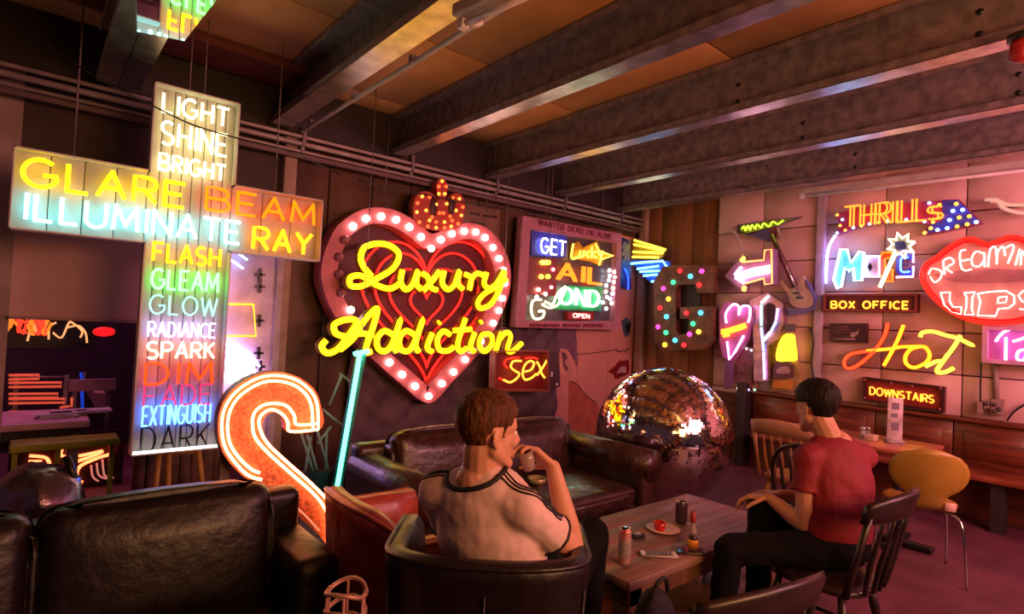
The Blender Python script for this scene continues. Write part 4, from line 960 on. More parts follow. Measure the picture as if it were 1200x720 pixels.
strokes(t, 'side_tube', R8, [zb4([(95, 280), (60, 340), (45, 420), (40, 560)])], .012, neon('paleblue_tube', (.4, .38, 1.), 11.0), .0)  # pale blue tube, glowing strongly to spread blue around MAGIC
# BOX OFFICE
R9 = sp(.08)
t = thing('box_office_sign', 'dark maroon BOX OFFICE sign with amber bulb letters', 'neon sign', R9.P(1020, 368))
R = rect(R9, (967, 345), (1076, 366.5)); u0, z0, u1, z1 = R
panel(t, 'board', R9, R, mat('maroon_sign', (.10, .012, .02), .5), -.06, .02); frame(t, 'frame', R9, R, mat('maroon_frame', (.28, .05, .05), .5), .0, .05, .02)
neon_text(t, 'BOX OFFICE', R9, zb5([(64, 60)])[0], zb5([(468, 100)])[0], neon('boxamber', (1., .36, .03), 2.6), r=.009, off=.05, gap=.3)
# small plaque
t = thing('small_wall_plaque', 'small dark maroon plaque with faint writing under the BOX OFFICE sign', 'plaque', R9.P(993, 402))
poly(t, 'board', R9, zb5([(56, 176), (248, 176), (246, 280), (56, 275)]), mat('plaque_maroon', (.07, .02, .03), .5), -.06, .02)
for k in range(3): strokes(t, 'text_line', R9, [zb5([(80, 195 + k * 14), (150 + k * 10, 195 + k * 14)])], .004, mat('dull_rose', (.3, .1, .1), .6), .022, 0)
strokes(t, 'text_line', R9, [zb5([(76, 258), (190, 260)])], .008, mat('pale_print', ()), .022, 0)
poly(t, 'emblem', R9, zb5([(160, 245), (175, 222), (195, 225), (208, 205), (205, 232), (180, 250)]), mat('mural_white', ()), .02, .026)
# HOT
RH = sp(.16)
t = thing('hot_script_sign', 'word Hot in red, orange and yellow neon script', 'neon sign', RH.P(1065, 440))
def two(name, paths, mo, mi, bcol):
    strokes(t, name, RH, [zb5(p) for p in paths], .024, mat(name + '_enamel', bcol, .4), .02)
    strokes(t, name, RH, [zb5(p) for p in paths], .016, mi, .05)
hred = neon('hred', (1., .05, .012), 2.6); hor = neon('hor', (1., .3, .012), 3.); hye = neon('hyel', (1., .8, .05), 3.2)
two('letter_h', [[(362, 175), (345, 240), (300, 310), (240, 370), (180, 410), (140, 410), (132, 375), (165, 340), (240, 325), (300, 318)]], 0, hred, (.55, .03, .01))
two('letter_h', [[(445, 185), (415, 260), (375, 340), (340, 400)], [(250, 322), (380, 310), (440, 300), (540, 298)]], 0, hor, (.6, .15, .01))
two('letter_o', [[(540, 298), (485, 312), (455, 350), (460, 390), (500, 410), (560, 385), (582, 345), (565, 308), (540, 298)]], 0, hor, (.6, .2, .01))
two('letter_t', [[(532, 248), (545, 225), (600, 220), (670, 240), (730, 255), (800, 288), (815, 288)], [(745, 240), (710, 300), (650, 380), (620, 430), (660, 435), (710, 412)], [(560, 405), (610, 380), (640, 375)]], 0, hye, (.6, .5, .03))
posts(t, RH, zb5([(300, 310), (420, 250), (500, 400), (680, 340)]))
# DOWNSTAIRS, hangs crooked
t = thing('downstairs_sign', 'tilted dark red DOWNSTAIRS sign above the wainscot', 'neon sign', R9.P(1057, 480))
dq = zb5([(230, 458), (660, 512), (656, 650), (228, 580)]); poly(t, 'board', R9, dq, mat('red_sign_board', (.22, .012, .012), .45), -.06, .02)
dqi = inset(dq, .0)
c_ = (sum(p[0] for p in dq) / 4, sum(p[1] for p in dq) / 4)
bandpx(t, 'frame', R9, dq, [(c_[0] + (x - c_[0]) * .95, c_[1] + (y - c_[1]) * .86) for x, y in dq], mat('dark_frame', (.05, .01, .01), .5), .0, .05)
word = 'DOWNSTAIRS'
tw = sum(fw(ch) for ch in word) + .25 * (len(word) - 1); kx = 335 / tw; x = 268
for i, ch in enumerate(word):
    y = 512 + (x - 268) / 335 * 46
    neon_text(t, ch, R9, zb5([(x, y)])[0], zb5([(x + fw(ch) * kx, y + 42)])[0], neon('boxamber', ()), r=.007, off=.05); x += (fw(ch) + .25) * kx
bulbs(t, R9, zb5([(240, 474), (240, 570), (640, 520), (635, 628), (380, 492), (490, 508)]), [mat('screw_red', (.4, .12, .1), .4)], .012, .05, 'screw')
# lips
RL = sp(.14)
t = thing('lips_sign', 'huge red neon lips with white words DREAMING LIPS at the right edge', 'neon sign', RL.P(1160, 380))
top = [(1080, 322), (1085, 310), (1097, 302), (1112, 290), (1128, 281), (1140, 280), (1150, 284), (1158, 286), (1168, 283), (1182, 278), (1196, 279), (1215, 288), (1238, 305), (1262, 330)]
bot = [(1245, 350), (1225, 366), (1200, 376), (1175, 379), (1150, 378), (1130, 373), (1112, 364), (1095, 350), (1084, 336)]
lo = top + bot
poly(t, 'lips_board', RL, lo, mat('coral_board', (.74, .34, .32), .5), -.06, .03)
strokes(t, 'lip_tube', RL, [lo], .018, neon('lipred', (1., .02, .012), 1.3), .07, 4, closed=True)
strokes(t, 'lip_tube', RL, [[((x - 1165) * .965 + 1165, (y - 330) * .94 + 330) for x, y in lo]], .014, neon('lipdeep', (.8, .01, .01), .55), .06, 4, closed=True)
poly(t, 'mouth_gap', RL, [(1095, 322), (1130, 316), (1165, 315), (1200, 316), (1240, 320), (1200, 330), (1160, 332), (1120, 330)], mat('rose_gap', (.5, .2, .22), .5), .03, .04)
dn = neon('dream', (1., .52, .42), 4.)
def dl(paths): strokes(t, 'letter', RL, [zb4(p) for p in paths], .0068, dn, .08, 3)
dl([[(640, 510), (660, 475), (715, 490), (710, 530), (675, 555), (650, 520)]])
dl([[(725, 430), (735, 510)], [(725, 430), (765, 410), (790, 440), (745, 470), (780, 500)]])
dl([[(860, 365), (825, 380), (838, 480), (895, 478)], [(835, 430), (880, 420)]])
dl([[(960, 385), (920, 375), (895, 410), (900, 455), (940, 460), (968, 420), (965, 380), (970, 465)]])
dl([[(990, 465), (1000, 370), (1030, 345), (1040, 400)], [(1040, 450), (1045, 380), (1075, 345), (1090, 400)]])
dl([[(1090, 355), (1130, 335), (1138, 360), (1105, 445)], [(1150, 455), (1175, 360)]])
dl([[(1180, 455), (1190, 370), (1225, 440), (1235, 360)]])
dl([[(1290, 380), (1260, 370), (1250, 420), (1285, 445), (1295, 410)]])
z9 = zb5
def dl2(paths): strokes(t, 'letter', RL, [z9(p) for p in paths], .0068, dn, .08, 0)
dl2([[(640, 15), (690, 12), (688, 58), (705, 90), (750, 90), (748, 128), (700, 118), (660, 80), (640, 15)]])
dl2([[(765, 15), (822, 12), (808, 40), (805, 100), (815, 132), (765, 130), (775, 95), (778, 40), (765, 15)]])
dl2([[(835, 20), (900, 10), (985, 5), (1028, 30), (1030, 70), (1000, 95), (945, 100), (930, 138), (835, 135), (850, 60), (835, 20)], [(945, 40), (990, 35), (985, 65), (940, 70), (945, 40)]])
dl2([[(1120, 15), (1075, 5), (1050, 30), (1070, 60), (1110, 75), (1095, 105), (1055, 100)]])
posts(t, RL, [(1100, 322), (1150, 330), (1180, 350)])
# pink script box
R10 = sp(.10)
t = thing('pink_box_sign', 'pink and lilac lit box with white script letters Pa under the lips', 'neon sign', R10.P(1180, 425))
R = rect(R10, (1154, 382), (1240, 431)); panel(t, 'board', R10, R, mat('orchid_board', (.60, .14, .42), .5), -.08, .02); frame(t, 'frame', R10, R, mat('lilac_edge', (.75, .4, .65), .4), .0, .08, .035)
pw_ = neon('papink', (1., .55, .95), 5)
strokes(t, 'letter', R10, [z9([(930, 272), (970, 225), (1040, 200), (1090, 215), (1085, 250), (1020, 272)]), z9([(985, 250), (983, 375)])], .010, pw_, .06)
strokes(t, 'letter', R10, [z9([(1085, 315), (1050, 325), (1045, 365), (1080, 370), (1095, 330), (1092, 370)])], .010, pw_, .06)
# pale squiggle top right
t = thing('pale_squiggle_sign', 'faintly glowing pale white tube squiggle at the upper right edge', 'neon sign', R10.P(1190, 250))
strokes(t, 'tube', R10, [zb4([(970, 72), (1040, 72), (1070, 115), (1130, 140), (1200, 150), (1300, 150)]), zb4([(1000, 78), (1060, 82), (1110, 100), (1300, 102)])], .016, mat('milk_tube', (.85, .7, .6), .3, emit=.25, ecol=(1, .7, .5)), .05)  # faint glow put into the milky tube material
posts(t, R10, zb4([(1040, 75), (1130, 138)]))
# electric box and cables
t = thing('electric_boxes', 'cluster of small electrical boxes on the wall at right below the pink sign', 'electrical box', R9.P(1160, 490))
for q in ([(868, 580), (900, 580), (900, 625), (868, 625)], [(905, 578), (970, 580), (970, 660), (905, 655)], [(832, 590), (862, 590), (862, 650), (832, 650)]):
    o = poly(t, 'box', R9, z9(q), mat('dusty_box', (.35, .22, .2), .6), -.04, .03)
for p in ((884, 600), (925, 605), (950, 630), (925, 640)): MB().ell(R9.P(*z9([p])[0], .03), .02, None, 8, 6).build('knob', mat('dark_knob', (.1, .06, .06), .5), t)
cable('wall_cable', [R9.P(*z9([(990, 690)])[0]), R9.P(*z9([(1030, 640)])[0]), R9.P(*z9([(1110, 590)])[0])], .008, 'thin black cable drooping right of the electrical boxes')
cable('wall_cable', [R9.P(1150, 424), R9.P(1149, 450), R9.P(1149, 478)], .008, 'short black cable hanging below the pink box sign')
MB().cyl(R9.P(1167, 425, -.03), R9.P(1168, 470, -.03), .02).build('trim_5', mat('dusty_conduit', (.4, .28, .27), .5), None, kind='structure')
cable('wall_cable', [R9.P(950, 385), R9.P(953, 400), R9.P(951, 425), R9.P(955, 450)], .012, 'knotted dark cable beside the trunking left of the BOX OFFICE sign')
cable('wall_cable', [R9.P(1053, 372), R9.P(1052, 352), R9.P(1060, 345), R9.P(1072, 372)], .006, 'small grey feed cable looping above the Hot sign', mat('dusty_conduit', ()))
# ================================================================== mirror ball
BC = EYE + ray(777, 510.5) * (4.95 / FPX); BR = .575; BC.z = BR + .02
mbt = thing('giant_mirror_ball', 'giant mirror ball resting on the floor between sofa and plywood corner', 'mirror ball', (BC.x, BC.y, 0))
MB().ell(BC, BR - .012, None, 48, 32).build('core', mat('ball_core', (.16, .12, .13), .5), mbt)
mb = MB(); rows = 96; rb = random.Random(11)
for i in range(rows):
    t0 = PI * (i + .04) / rows; t1 = PI * (i + .96) / rows; tm = (t0 + t1) / 2
    n_ = max(6, int(2 * PI * math.sin(tm) * BR / .019))
    for k in range(n_):
        a0 = 2 * PI * (k + .03) / n_; a1 = 2 * PI * (k + .97) / n_; am = (a0 + a1) / 2
        c = Vector((math.sin(tm) * math.cos(am), math.sin(tm) * math.sin(am), math.cos(tm)))
        jn = (c + Vector((rb.gauss(0, 1), rb.gauss(0, 1), rb.gauss(0, 1))) * .022).normalized()
        q = []
        for tt, aa in ((t0, a0), (t1, a0), (t1, a1), (t0, a1)):
            d = Vector((math.sin(tt) * math.cos(aa), math.sin(tt) * math.sin(aa), math.cos(tt)))
            d = d * (c.dot(jn) / max(.2, d.dot(jn))); q.append(BC + d * BR)
        mb.add(q, [(0, 1, 2, 3)])
mb.build('mirror_tile', mat('mirror_tile', (.82, .76, .72), .07, 1., .03), mbt, kind='stuff', label='thousands of tiny mirror tiles')
MB().lathe((BC.x, BC.y, 0), [(.22, 0), (.22, .04), (.15, .10)], 24).build('stand_ring', black_p, mbt)

# ================================================================== generic furniture
def frame_of(d):
    d = Vector((d[0], d[1], 0)).normalized(); return Vector((-d.y, d.x, 0)) * -1, d, Vector((0, 0, 1))      # right, forward, up
class LF:
    def __init__(s, o, d): s.o = Vector(o); s.r, s.f, s.u = frame_of(d); s.ax = (s.r, s.f, s.u)
    def __call__(s, x, y, z): return s.o + s.r * x + s.f * y + s.u * z
def tub_chair(L, label, m, w=.70, dp=.66, hb=.85, ha=.62, group=None, msk=None, th=.075):
    t = thing('tub_armchair', label, 'armchair', L(0, 0, 0), group)
    n = 36; path = []
    for i in range(n + 1):                                # horseshoe from the left arm round the back to the right arm
        a = -PI * .5 * 1.0 + PI * i / n                   # -90..90, 0 = back
        s_ = math.sin(a); c_ = math.cos(a)
        x = (w / 2) * (abs(s_) ** .8) * (1 if s_ >= 0 else -1); y = -dp * .38 * (abs(c_) ** .75)
        path.append((x, y, c_))
    pts = [(-w / 2, dp * .48, 0), (-w / 2, dp * .25, 0), (-w / 2, dp * .1, 0)] + path + [(w / 2, dp * .1, 0), (w / 2, dp * .25, 0), (w / 2, dp * .48, 0)]
    N_ = len(pts); mb = MB(); vs = []; sec = 12; rim = []
    for i, (x, y, c_) in enumerate(pts):
        a = pts[max(0, i - 1)]; b = pts[min(N_ - 1, i + 1)]; tx, ty = b[0] - a[0], b[1] - a[1]; l = math.hypot(tx, ty) or 1; nx, ny = ty / l, -tx / l      # outward
        k = min(1, max(0, c_)); k = k * k * (3 - 2 * k); h = ha + (hb - ha) * k
        prof = [(.0, .06), (.01, .25), (.005, .5), (.02, h - .05), (.022, h - .02), (.012, h - .003), (-.01, h + .004), (-th * .6, h + .002), (-th, h - .03), (-th - .01, h - .10), (-th - .02, .40), (-th, .10)]
        for (o_, z) in prof: vs.append(L(x + nx * o_, y + ny * o_, z))
        rim.append(L(x + nx * .018, y + ny * .018, h - .006))
    fs = [(i * sec + k, (i + 1) * sec + k, (i + 1) * sec + (k + 1) % sec, i * sec + (k + 1) % sec) for i in range(N_ - 1) for k in range(sec)]
    fs += [tuple(range(sec - 1, -1, -1)), tuple((N_ - 1) * sec + k for k in range(sec))]
    mb.add(vs, fs, True); mb.build('shell', m, t)
    MB().tube(rim, .009, 6).build('piping', m, t)
    seam = MB()
    for i in (N_ // 2, 8, N_ - 9):
        x, y, c_ = pts[i]; a = pts[i - 1]; b = pts[i + 1]; tx, ty = b[0] - a[0], b[1] - a[1]; l = math.hypot(tx, ty); nx, ny = ty / l, -tx / l
        seam.tube([L(x + nx * .008, y + ny * .008, .08), L(x + nx * .012, y + ny * .012, .3), L(x + nx * .021, y + ny * .021, hb * .9 if i == N_ // 2 else ha * .9)], .004, 5)
    seam.build('seam', m, t)
    MB().rbox(L(0, .06, .24), (w - th * 2, dp * .8, .26), .03, L.ax).build('base', m, t)
    MB().rbox(L(0, .07, .41), (w - th * 2 - .01, dp * .78, .13), .045, L.ax, 4).build('seat_cushion', msk or m, t)
    for sx in (-1, 1):
        for sy in (-.3, .4): MB().cyl(L(sx * (w / 2 - .08), sy * dp, 0), L(sx * (w / 2 - .08), sy * dp, .12), .018, .025).build('leg', wood_d, t)
    return t
def sofa(L, label, wd, m, hb=.80, hs=.43, ha=.60, nb=2, dp=.92, arm=.20, lean=.16, armL=True, armR=True, roll=False, al=None):
    t = thing('leather_sofa', label, 'sofa', L(0, 0, 0))
    MB().rbox(L(0, dp / 2 - .02, .20), (wd - .04, dp - .08, .26), .03, L.ax).build('base', m, t)
    xi0 = -wd / 2 + (arm if armL else 0); xi1 = wd / 2 - (arm if armR else 0); cw = (xi1 - xi0) / nb
    for k in range(nb):
        xc = xi0 + cw * (k + .5)
        MB().rbox(L(xc, dp / 2 + .10, hs - .06), (cw - .012, dp - .24, .17), .045, L.ax, 4, .02).build('seat_cushion', m, t)
        a2 = (L.r, (L.f * math.cos(lean) + L.u * math.sin(lean)), (L.u * math.cos(lean) - L.f * math.sin(lean)))
        MB().rbox(L(xc, .20, (hs + hb) / 2 + .0), (cw - .012, .20, hb - hs + .08), .06, a2, 4, .02).build('back_cushion', m, t)
    MB().rbox(L(0, .07, (hb - .02) / 2 + .03), (wd - .05, .13, hb - .10), .04, L.ax).build('back_frame', m, t)
    for sx, on in ((-1, armL), (1, armR)):
        if not on: continue
        al_ = al or dp; mb = MB().rbox(L(sx * (wd / 2 - arm / 2), al_ / 2, ha / 2 + .03), (arm, al_, ha - .06), .05, L.ax, 4)
        if roll: mb.tube([L(sx * (wd / 2 - arm / 2), .05, ha - .03), L(sx * (wd / 2 - arm / 2), dp + .01, ha - .03)], arm * .54, 16)
        mb.build('arm', m, t)
    for sx in (-1, 1):
        for y in (.08, dp - .08): MB().rbox(L(sx * (wd / 2 - .08), y, .035), (.06, .06, .07), .008, L.ax, 1).build('foot', wood_d, t)
    return t
# brown-black sofa in the middle (faces the camera side, back towards the left wall)
sofa(LF((2.45, 3.32, 0), (0, -1)), 'long brown-black leather sofa behind the man in the pale shirt', 1.88, leather_b, .75, .42, .60, 2, .96, .20, .2, roll=True)
# wide foreground sofa at bottom left
sofa(LF((.05, 2.56, 0), (0, -1)), 'large black leather sofa in the left foreground', 1.80, leather, .785, .40, .60, 2, .90, .18, .14, al=.52)
# man's armchair and the reddish one behind it
d1 = Vector((.65, .76, 0))
chA = LF(Vector((1.04, 1.30, 0)) + d1.normalized() * .19, d1)
tub_chair(chA, 'black tub armchair in which the man in the pale shirt sits', leather, .60, .50, .80, .785, th=.055)
chB = LF((1.20, 2.16, 0), (1, -.02))
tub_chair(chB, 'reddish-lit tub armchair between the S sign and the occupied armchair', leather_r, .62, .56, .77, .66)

# ---- coffee table
T = thing('coffee_table', 'low chunky wooden table with cans and phones in front of the brown sofa', 'table', (2.56, 1.74, 0))
tx0, tx1, ty0, ty1, tz = 1.895, 3.215, 1.44, 2.04, .48
nb_ = 4
for k in range(nb_):
    y0 = ty0 + (ty1 - ty0) * k / nb_; y1 = ty0 + (ty1 - ty0) * (k + 1) / nb_
    MB().rbox(((tx0 + tx1) / 2, (y0 + y1) / 2, tz - .02), (tx1 - tx0, y1 - y0 - .002, .04), .004, None, 1).build('top_plank', wood_t, T)
for (a, b, s_) in (((2.555, ty0 + .03, tz - .075), (1.28, .03, .07), 0), ((2.555, ty1 - .03, tz - .075), (1.28, .03, .07), 0), ((tx0 + .03, 1.74, tz - .075), (.03, .54, .07), 0), ((tx1 - .03, 1.74, tz - .075), (.03, .54, .07), 0)):
    MB().box(a, b).build('apron', mat('apron_wood', (.20, .09, .04), .5, 0, .25, 8), T)
for x in (tx0 + .06, tx1 - .06):
    for y in (ty0 + .06, ty1 - .06): MB().rbox((x, y, (tz - .04) / 2), (.09, .09, tz - .04), .008, None, 1).build('leg', mat('apron_wood', ()), T)
MB().box((2.55, 1.74, .14), (1.18, .48, .025)).build('lower_shelf', mat('apron_wood', ()), T)
def on_t(px, py, z=tz): return PZ(px, py, z)
def can(px, py, r, h, body, label, z=tz):
    c = on_t(px, py, z); t = thing('drink_can', label, 'can', c)
    MB().lathe(c, [(r * .78, 0), (r * .9, .004), (r, .014), (r, h - .014), (r * .86, h - .004)], 20).build('body', body, t)
    MB().lathe(c + Vector((0, 0, h - .004)), [(r * .86, 0), (r * .86, .004), (r * .78, .004), (r * .76, 0)], 20).build('lid', chrome, t)
    MB().box(c + Vector((.004, 0, h + .002)), (.02, .012, .002)).build('ring_pull', chrome, t)
    return t, c
canm = mat('can_print', (.55, .06, .06), .35, .4, .1, 20, col2=(.5, .35, .33))
t, c = can(731, 661, .027, .155, canm, 'tall red and silver drink can at the near left corner of the coffee table')
MB().lathe(c, [(.0275, .03), (.0277, .031), (.0277, .10), (.0275, .101)], 20).build('label_band', mat('can_band', (.42, .36, .33), .4, .3, .2, 40), t)
can(798, 613, .031, .115, mat('tin_side', (.10, .06, .10), .3, .5, .2, 15), 'dark short can with silver lid at the far side of the coffee table')
c = on_t(811, 637)
t = thing('sauce_bottle', 'small clear bottle with red cap beside the dark can', 'bottle', c)
MB().lathe(c, [(.017, 0), (.020, .01), (.020, .07), (.009, .09), (.009, .10)], 16).build('glass', mat('milky_glass', (.6, .45, .45), .15, trans=.5), t)
MB().lathe(c + Vector((0, 0, .10)), [(.012, 0), (.014, .01), (.012, .05), (.004, .055)], 14).build('cap', red_p, t)
c = on_t(811, 639)
c = on_t(812, 641)
t = thing('honey_jar', 'small amber jar near the dark phone on the coffee table', 'jar', c)
MB().lathe(c, [(.024, 0), (.026, .006), (.026, .03), (.019, .036)], 16).build('jar_body', mat('amber_jar', (.85, .35, .03), .25), t)
MB().lathe(c + Vector((0, 0, .036)), [(.02, 0), (.02, .016), (.016, .018)], 16).build('lid', mat('dark_lid', (.08, .06, .06), .3, .5), t)
c = on_t(777, 622)
t = tag(MB().lathe(c, [(.03, 0), (.075, .006), (.085, .012), (.082, .014), (.03, .005)], 22).build('saucer', mat('saucer', (.75, .5, .45), .3)), 'pale saucer in the middle of the coffee table', 'saucer')
c = on_t(773, 622, tz + .0065)
t = thing('tea_light_glass', 'small red tea-light glass standing on the pale saucer', 'candle holder', c)
MB().lathe(c, [(.018, 0), (.026, .004), (.031, .045), (.027, .045), (.022, .008)], 16).build('glass', mat('red_glass', (.8, .03, .03), .1, trans=.35), t)
MB().lathe(c + Vector((0, 0, .012)), [(.018, 0), (.018, .018)], 12).build('candle', mat('wax', (.8, .3, .2), .5), t)
def slab(name, px, py, size, ang, z, m, label, cat_, extra=None):
    c = on_t(px, py); ax = (Vector((math.cos(ang), math.sin(ang), 0)), Vector((-math.sin(ang), math.cos(ang), 0)), Vector((0, 0, 1)))
    t = thing(name, label, cat_, c); MB().rbox(c + Vector((0, 0, size[2] / 2)), size, min(.004, size[2] * .3), ax, 2).build('body', m, t)
    if extra: extra(t, c, ax, size)
    return t
def pack(t, c, ax, s_):
    mb = MB()
    for i in range(7):
        for j in range(2): mb.ell(c + ax[0] * ((i - 3) * .017) + ax[1] * ((j - .5) * .022) + Vector((0, 0, s_[2])), (.0065, .0065, .004), None, 8, 4)
    mb.build('blister', mat('dark_blister', (.06, .05, .06), .3), t)
    for sx in (-1, 1): MB().box(c + ax[0] * (sx * .071) + Vector((0, 0, s_[2] + .0006)), (.014, .05, .001), ax).build('end_strip', mat('white_strip', (.75, .7, .7), .4), t)
slab('gum_pack', 772, 652, (.165, .055, .012), -.69, 0, mat('silver_foil2', (.45, .40, .42), .3, .6), 'silver blister pack of gum lying on the near edge of the table', 'gum pack', pack)
slab('smartphone', 808, 648, (.14, .07, .012), -.69, 0, mat('phone_glass', (.03, .02, .03), .12, coat=.5), 'dark smartphone lying right of the silver pack', 'phone', lambda t, c, ax, s_: MB().box(c + Vector((0, 0, s_[2] + .0005)), (.125, .06, .001), ax).build('screen', mat('screen_glass', (.06, .03, .05), .05), t))
slab('lighter_case', 747, 630, (.065, .04, .018), -.2, 0, black_p, 'small black case beside the tall can', 'case', lambda t, c, ax, s_: MB().rbox(c + Vector((0, 0, s_[2] + .001)), (.035, .02, .003), .001, ax, 1).build('badge', mat('grey_badge', (.45, .42, .42), .4), t))
c = PZ(829, 683, .155)
t = thing('lower_glass', 'small drinking glass on the lower shelf under the table, catching violet light', 'glass', c)
MB().lathe(c, [(.026, 0), (.032, .09), (.029, .09), (.024, .006)], 16).build('glass', mat('violet_lit_glass', (.6, .6, .95), .1, trans=.6), t)  # violet light on the glass put into its colour
c = PZ(708, 720, .155)
t = tag(MB().rbox((2.12, 1.64, .23), (.22, .16, .15), .02).build('paper_bag', mat('orange_lit_paper', (.80, .32, .12), .6)), 'orange-lit paper bag on the lower shelf at the left end of the table', 'bag')  # orange light on this patch put into the paper's colour

# ---- windsor style chairs
def spindle_chair(L, label, m, hb=.90, group=None, hoop=False, wood_top=None, w=.42):
    t = thing('spindle_chair', label, 'chair', L(0, 0, 0), group)
    seat = MB(); ring = []
    for i in range(28):
        a = 2 * PI * i / 28; ring.append((w / 2 * abs(math.cos(a)) ** .7 * (1 if math.cos(a) > 0 else -1), .21 * abs(math.sin(a)) ** .7 * (1 if math.sin(a) > 0 else -1)))
    vs = []; 
    for sc, z in ((.88, .425), (1., .435), (1., .452), (.93, .462), (.6, .452), (.2, .45)): vs += [L(x * sc, y * sc, z) for x, y in ring]
    fs = [(k * 28 + i, k * 28 + (i + 1) % 28, (k + 1) * 28 + (i + 1) % 28, (k + 1) * 28 + i) for k in range(5) for i in range(28)] + [tuple(range(27, -1, -1)), tuple(140 + i for i in range(28))]
    seat.add(vs, fs, True).build('seat', m, t)
    for sx in (-1, 1):
        for sy in (-1, 1):
            a = L(sx * .14, sy * .13, .43); b = L(sx * .20, sy * .20, 0)
            MB().tube([a, a.lerp(b, .25), a.lerp(b, .5), a.lerp(b, .8), b], [.014, .021, .014, .018, .011], 8).build('leg', m, t)
    MB().cyl(L(-.165, -.155, .2), L(-.165, .155, .2), .010).build('stretcher', m, t); MB().cyl(L(.165, -.155, .2), L(.165, .155, .2), .010).build('stretcher', m, t)
    MB().cyl(L(-.165, 0, .2), L(.165, 0, .2), .010).build('stretcher', m, t)
    def back(u, z):                                       # curved, reclined back surface; u -1..1
        return L(u * (w / 2) * (1 + .12 * (z - .45)), -.17 - .05 * (1 - u * u) - (z - .45) * .24, z)
    if hoop:
        P_ = [back(-.95, .45)] + [back(.95 * -math.cos(PI * k / 12), .62 + (hb - .62) * math.sin(PI * k / 12)) for k in range(13)] + [back(.95, .45)]
        MB().tube(cat(P_, 3), .014, 8).build('hoop', m, t)
    else:
        vs = []; nn = 16
        for i in range(nn + 1):
            u = -1.08 + 2.16 * i / nn; e = .035 * (1 - (u / 1.08) ** 2)
            for (dy, z) in ((-.014, hb - .09 + e * .3), (-.016, hb - .02 + e), (0, hb + e), (.014, hb - .02 + e), (.012, hb - .09 + e * .3)):
                p = back(u, z); vs.append(p + L.f * dy)
        fs = [(i * 5 + k, (i + 1) * 5 + k, (i + 1) * 5 + (k + 1) % 5, i * 5 + (k + 1) % 5) for i in range(nn) for k in range(5)] + [(4, 3, 2, 1, 0), tuple(nn * 5 + k for k in range(5))]
        MB().add(vs, fs, True).build('top_rail', wood_top or m, t)
        for u in (-.98, .98): MB().tube([back(u, .45), back(u, .6), back(u, hb - .06)], [.016, .013, .014], 8).build('back_post', m, t)
    for k in range(5):
        u = -.62 + .31 * k; zt_ = hb - .05 if not hoop else .60 + (hb - .62) * math.sqrt(max(0, 1 - (u / .95) ** 2))
        MB().tube([back(u * .85, .45), back(u, .58), back(u, .72), back(u, zt_)], [.008, .012, .008, .008], 7).build('spindle', m, t)
    return t
spindle_chair(LF((1.75, 1.04, 0), (.2, .98)), 'dark wooden spindle chair in the foreground, nearest the coffee table', wood_d, .76, w=.50)
chM = LF((2.80, 1.06, 0), (.05, 1))
spindle_chair(chM, 'dark wooden spindle chair in which the man in the red shirt sits', wood_d, .86)
# ---- yellow shell chair
fY = Vector((.90, .43, 0)).normalized()
Y0 = PZ(1133, 693, 0); rY = LF((0, 0, 0), fY).r
LY = LF(Y0 - rY * .21 + fY * .22, fY)
t = thing('yellow_shell_chair', 'mustard yellow round-backed chair with thin chrome legs by the wall table', 'chair', LY(0, 0, 0))
ym = mat('mustard_ply', (.42, .24, .03), .4, 0, .1, 4, coat=.1)
mb = MB(); nu, nv = 14, 20; vs = []
def shell(u, v):                                          # v 0 front of the seat .. 1 top of the back
    if v < .42: k = v / .42; wd = .36 * (.7 + .45 * math.sin(PI * min(1, k * .9))) ; y = .22 - .36 * k; z = .445 + .02 * (u * u)
    else:
        k = (v - .42) / .58; wd = .13 + (.40 - .13) * 0
        if k < .28: q = k / .28; wd = .30 + (.17 - .30) * q * q * (3 - 2 * q)
        else: q = (k - .28) / .72; wd = .17 + .25 * math.sin(PI * min(1, q * 1.0)) ** .6 if q < .5 else .42 * max(.0, 1 - ((q - .5) / .5) ** 2.4) ** .5
        y = -.14 - .10 * math.sin(k * PI / 2) - .05 * k; z = .445 + .40 * k ** 1.15
        y += .05 * u * u * (wd / .42)
    return Vector((u * wd / 2, y, z))
for th_ in (0, 1):
    for j in range(nv + 1):
        for i in range(nu + 1):
            p = shell(-1 + 2 * i / nu, j / nv * .995)
            if th_: p = p + (Vector((0, 0, -.012)) if j / nv < .42 else Vector((0, -.012, 0)))
            vs.append(L_ if False else LY(p.x, p.y, p.z))
S_ = (nu + 1) * (nv + 1); fs = []
for j in range(nv):
    for i in range(nu):
        a = j * (nu + 1) + i; fs.append((a, a + 1, a + nu + 2, a + nu + 1)); fs.append((S_ + a, S_ + a + nu + 1, S_ + a + nu + 2, S_ + a + 1))
for j in range(nv):
    for i in (0, nu):
        a = j * (nu + 1) + i; b = a + nu + 1; fs.append((a, b, S_ + b, S_ + a))
for i in range(nu):
    for j in (0, nv):
        a = j * (nu + 1) + i; fs.append((a, a + 1, S_ + a + 1, S_ + a))
mb.add(vs, fs, True).build('shell', ym, t)
for sx in (-1, 1):
    for sy, y in ((-1, -.22), (1, .24)):
        MB().tube(cat([LY(sx * .03, 0, .425), LY(sx * .13, sy * .11, .425), LY(sx * .19, sy * .185, .36), LY(sx * .21, y, 0)], 5), .0085, 8).build('leg', chrome, t)
for sx in (-1, 1): MB().rbox(LY(sx * .13, -.165, .475), (.06, .012, .055), .005, LY.ax, 1).build('pad', mat('pale_pad', (.75, .45, .38), .5), t)

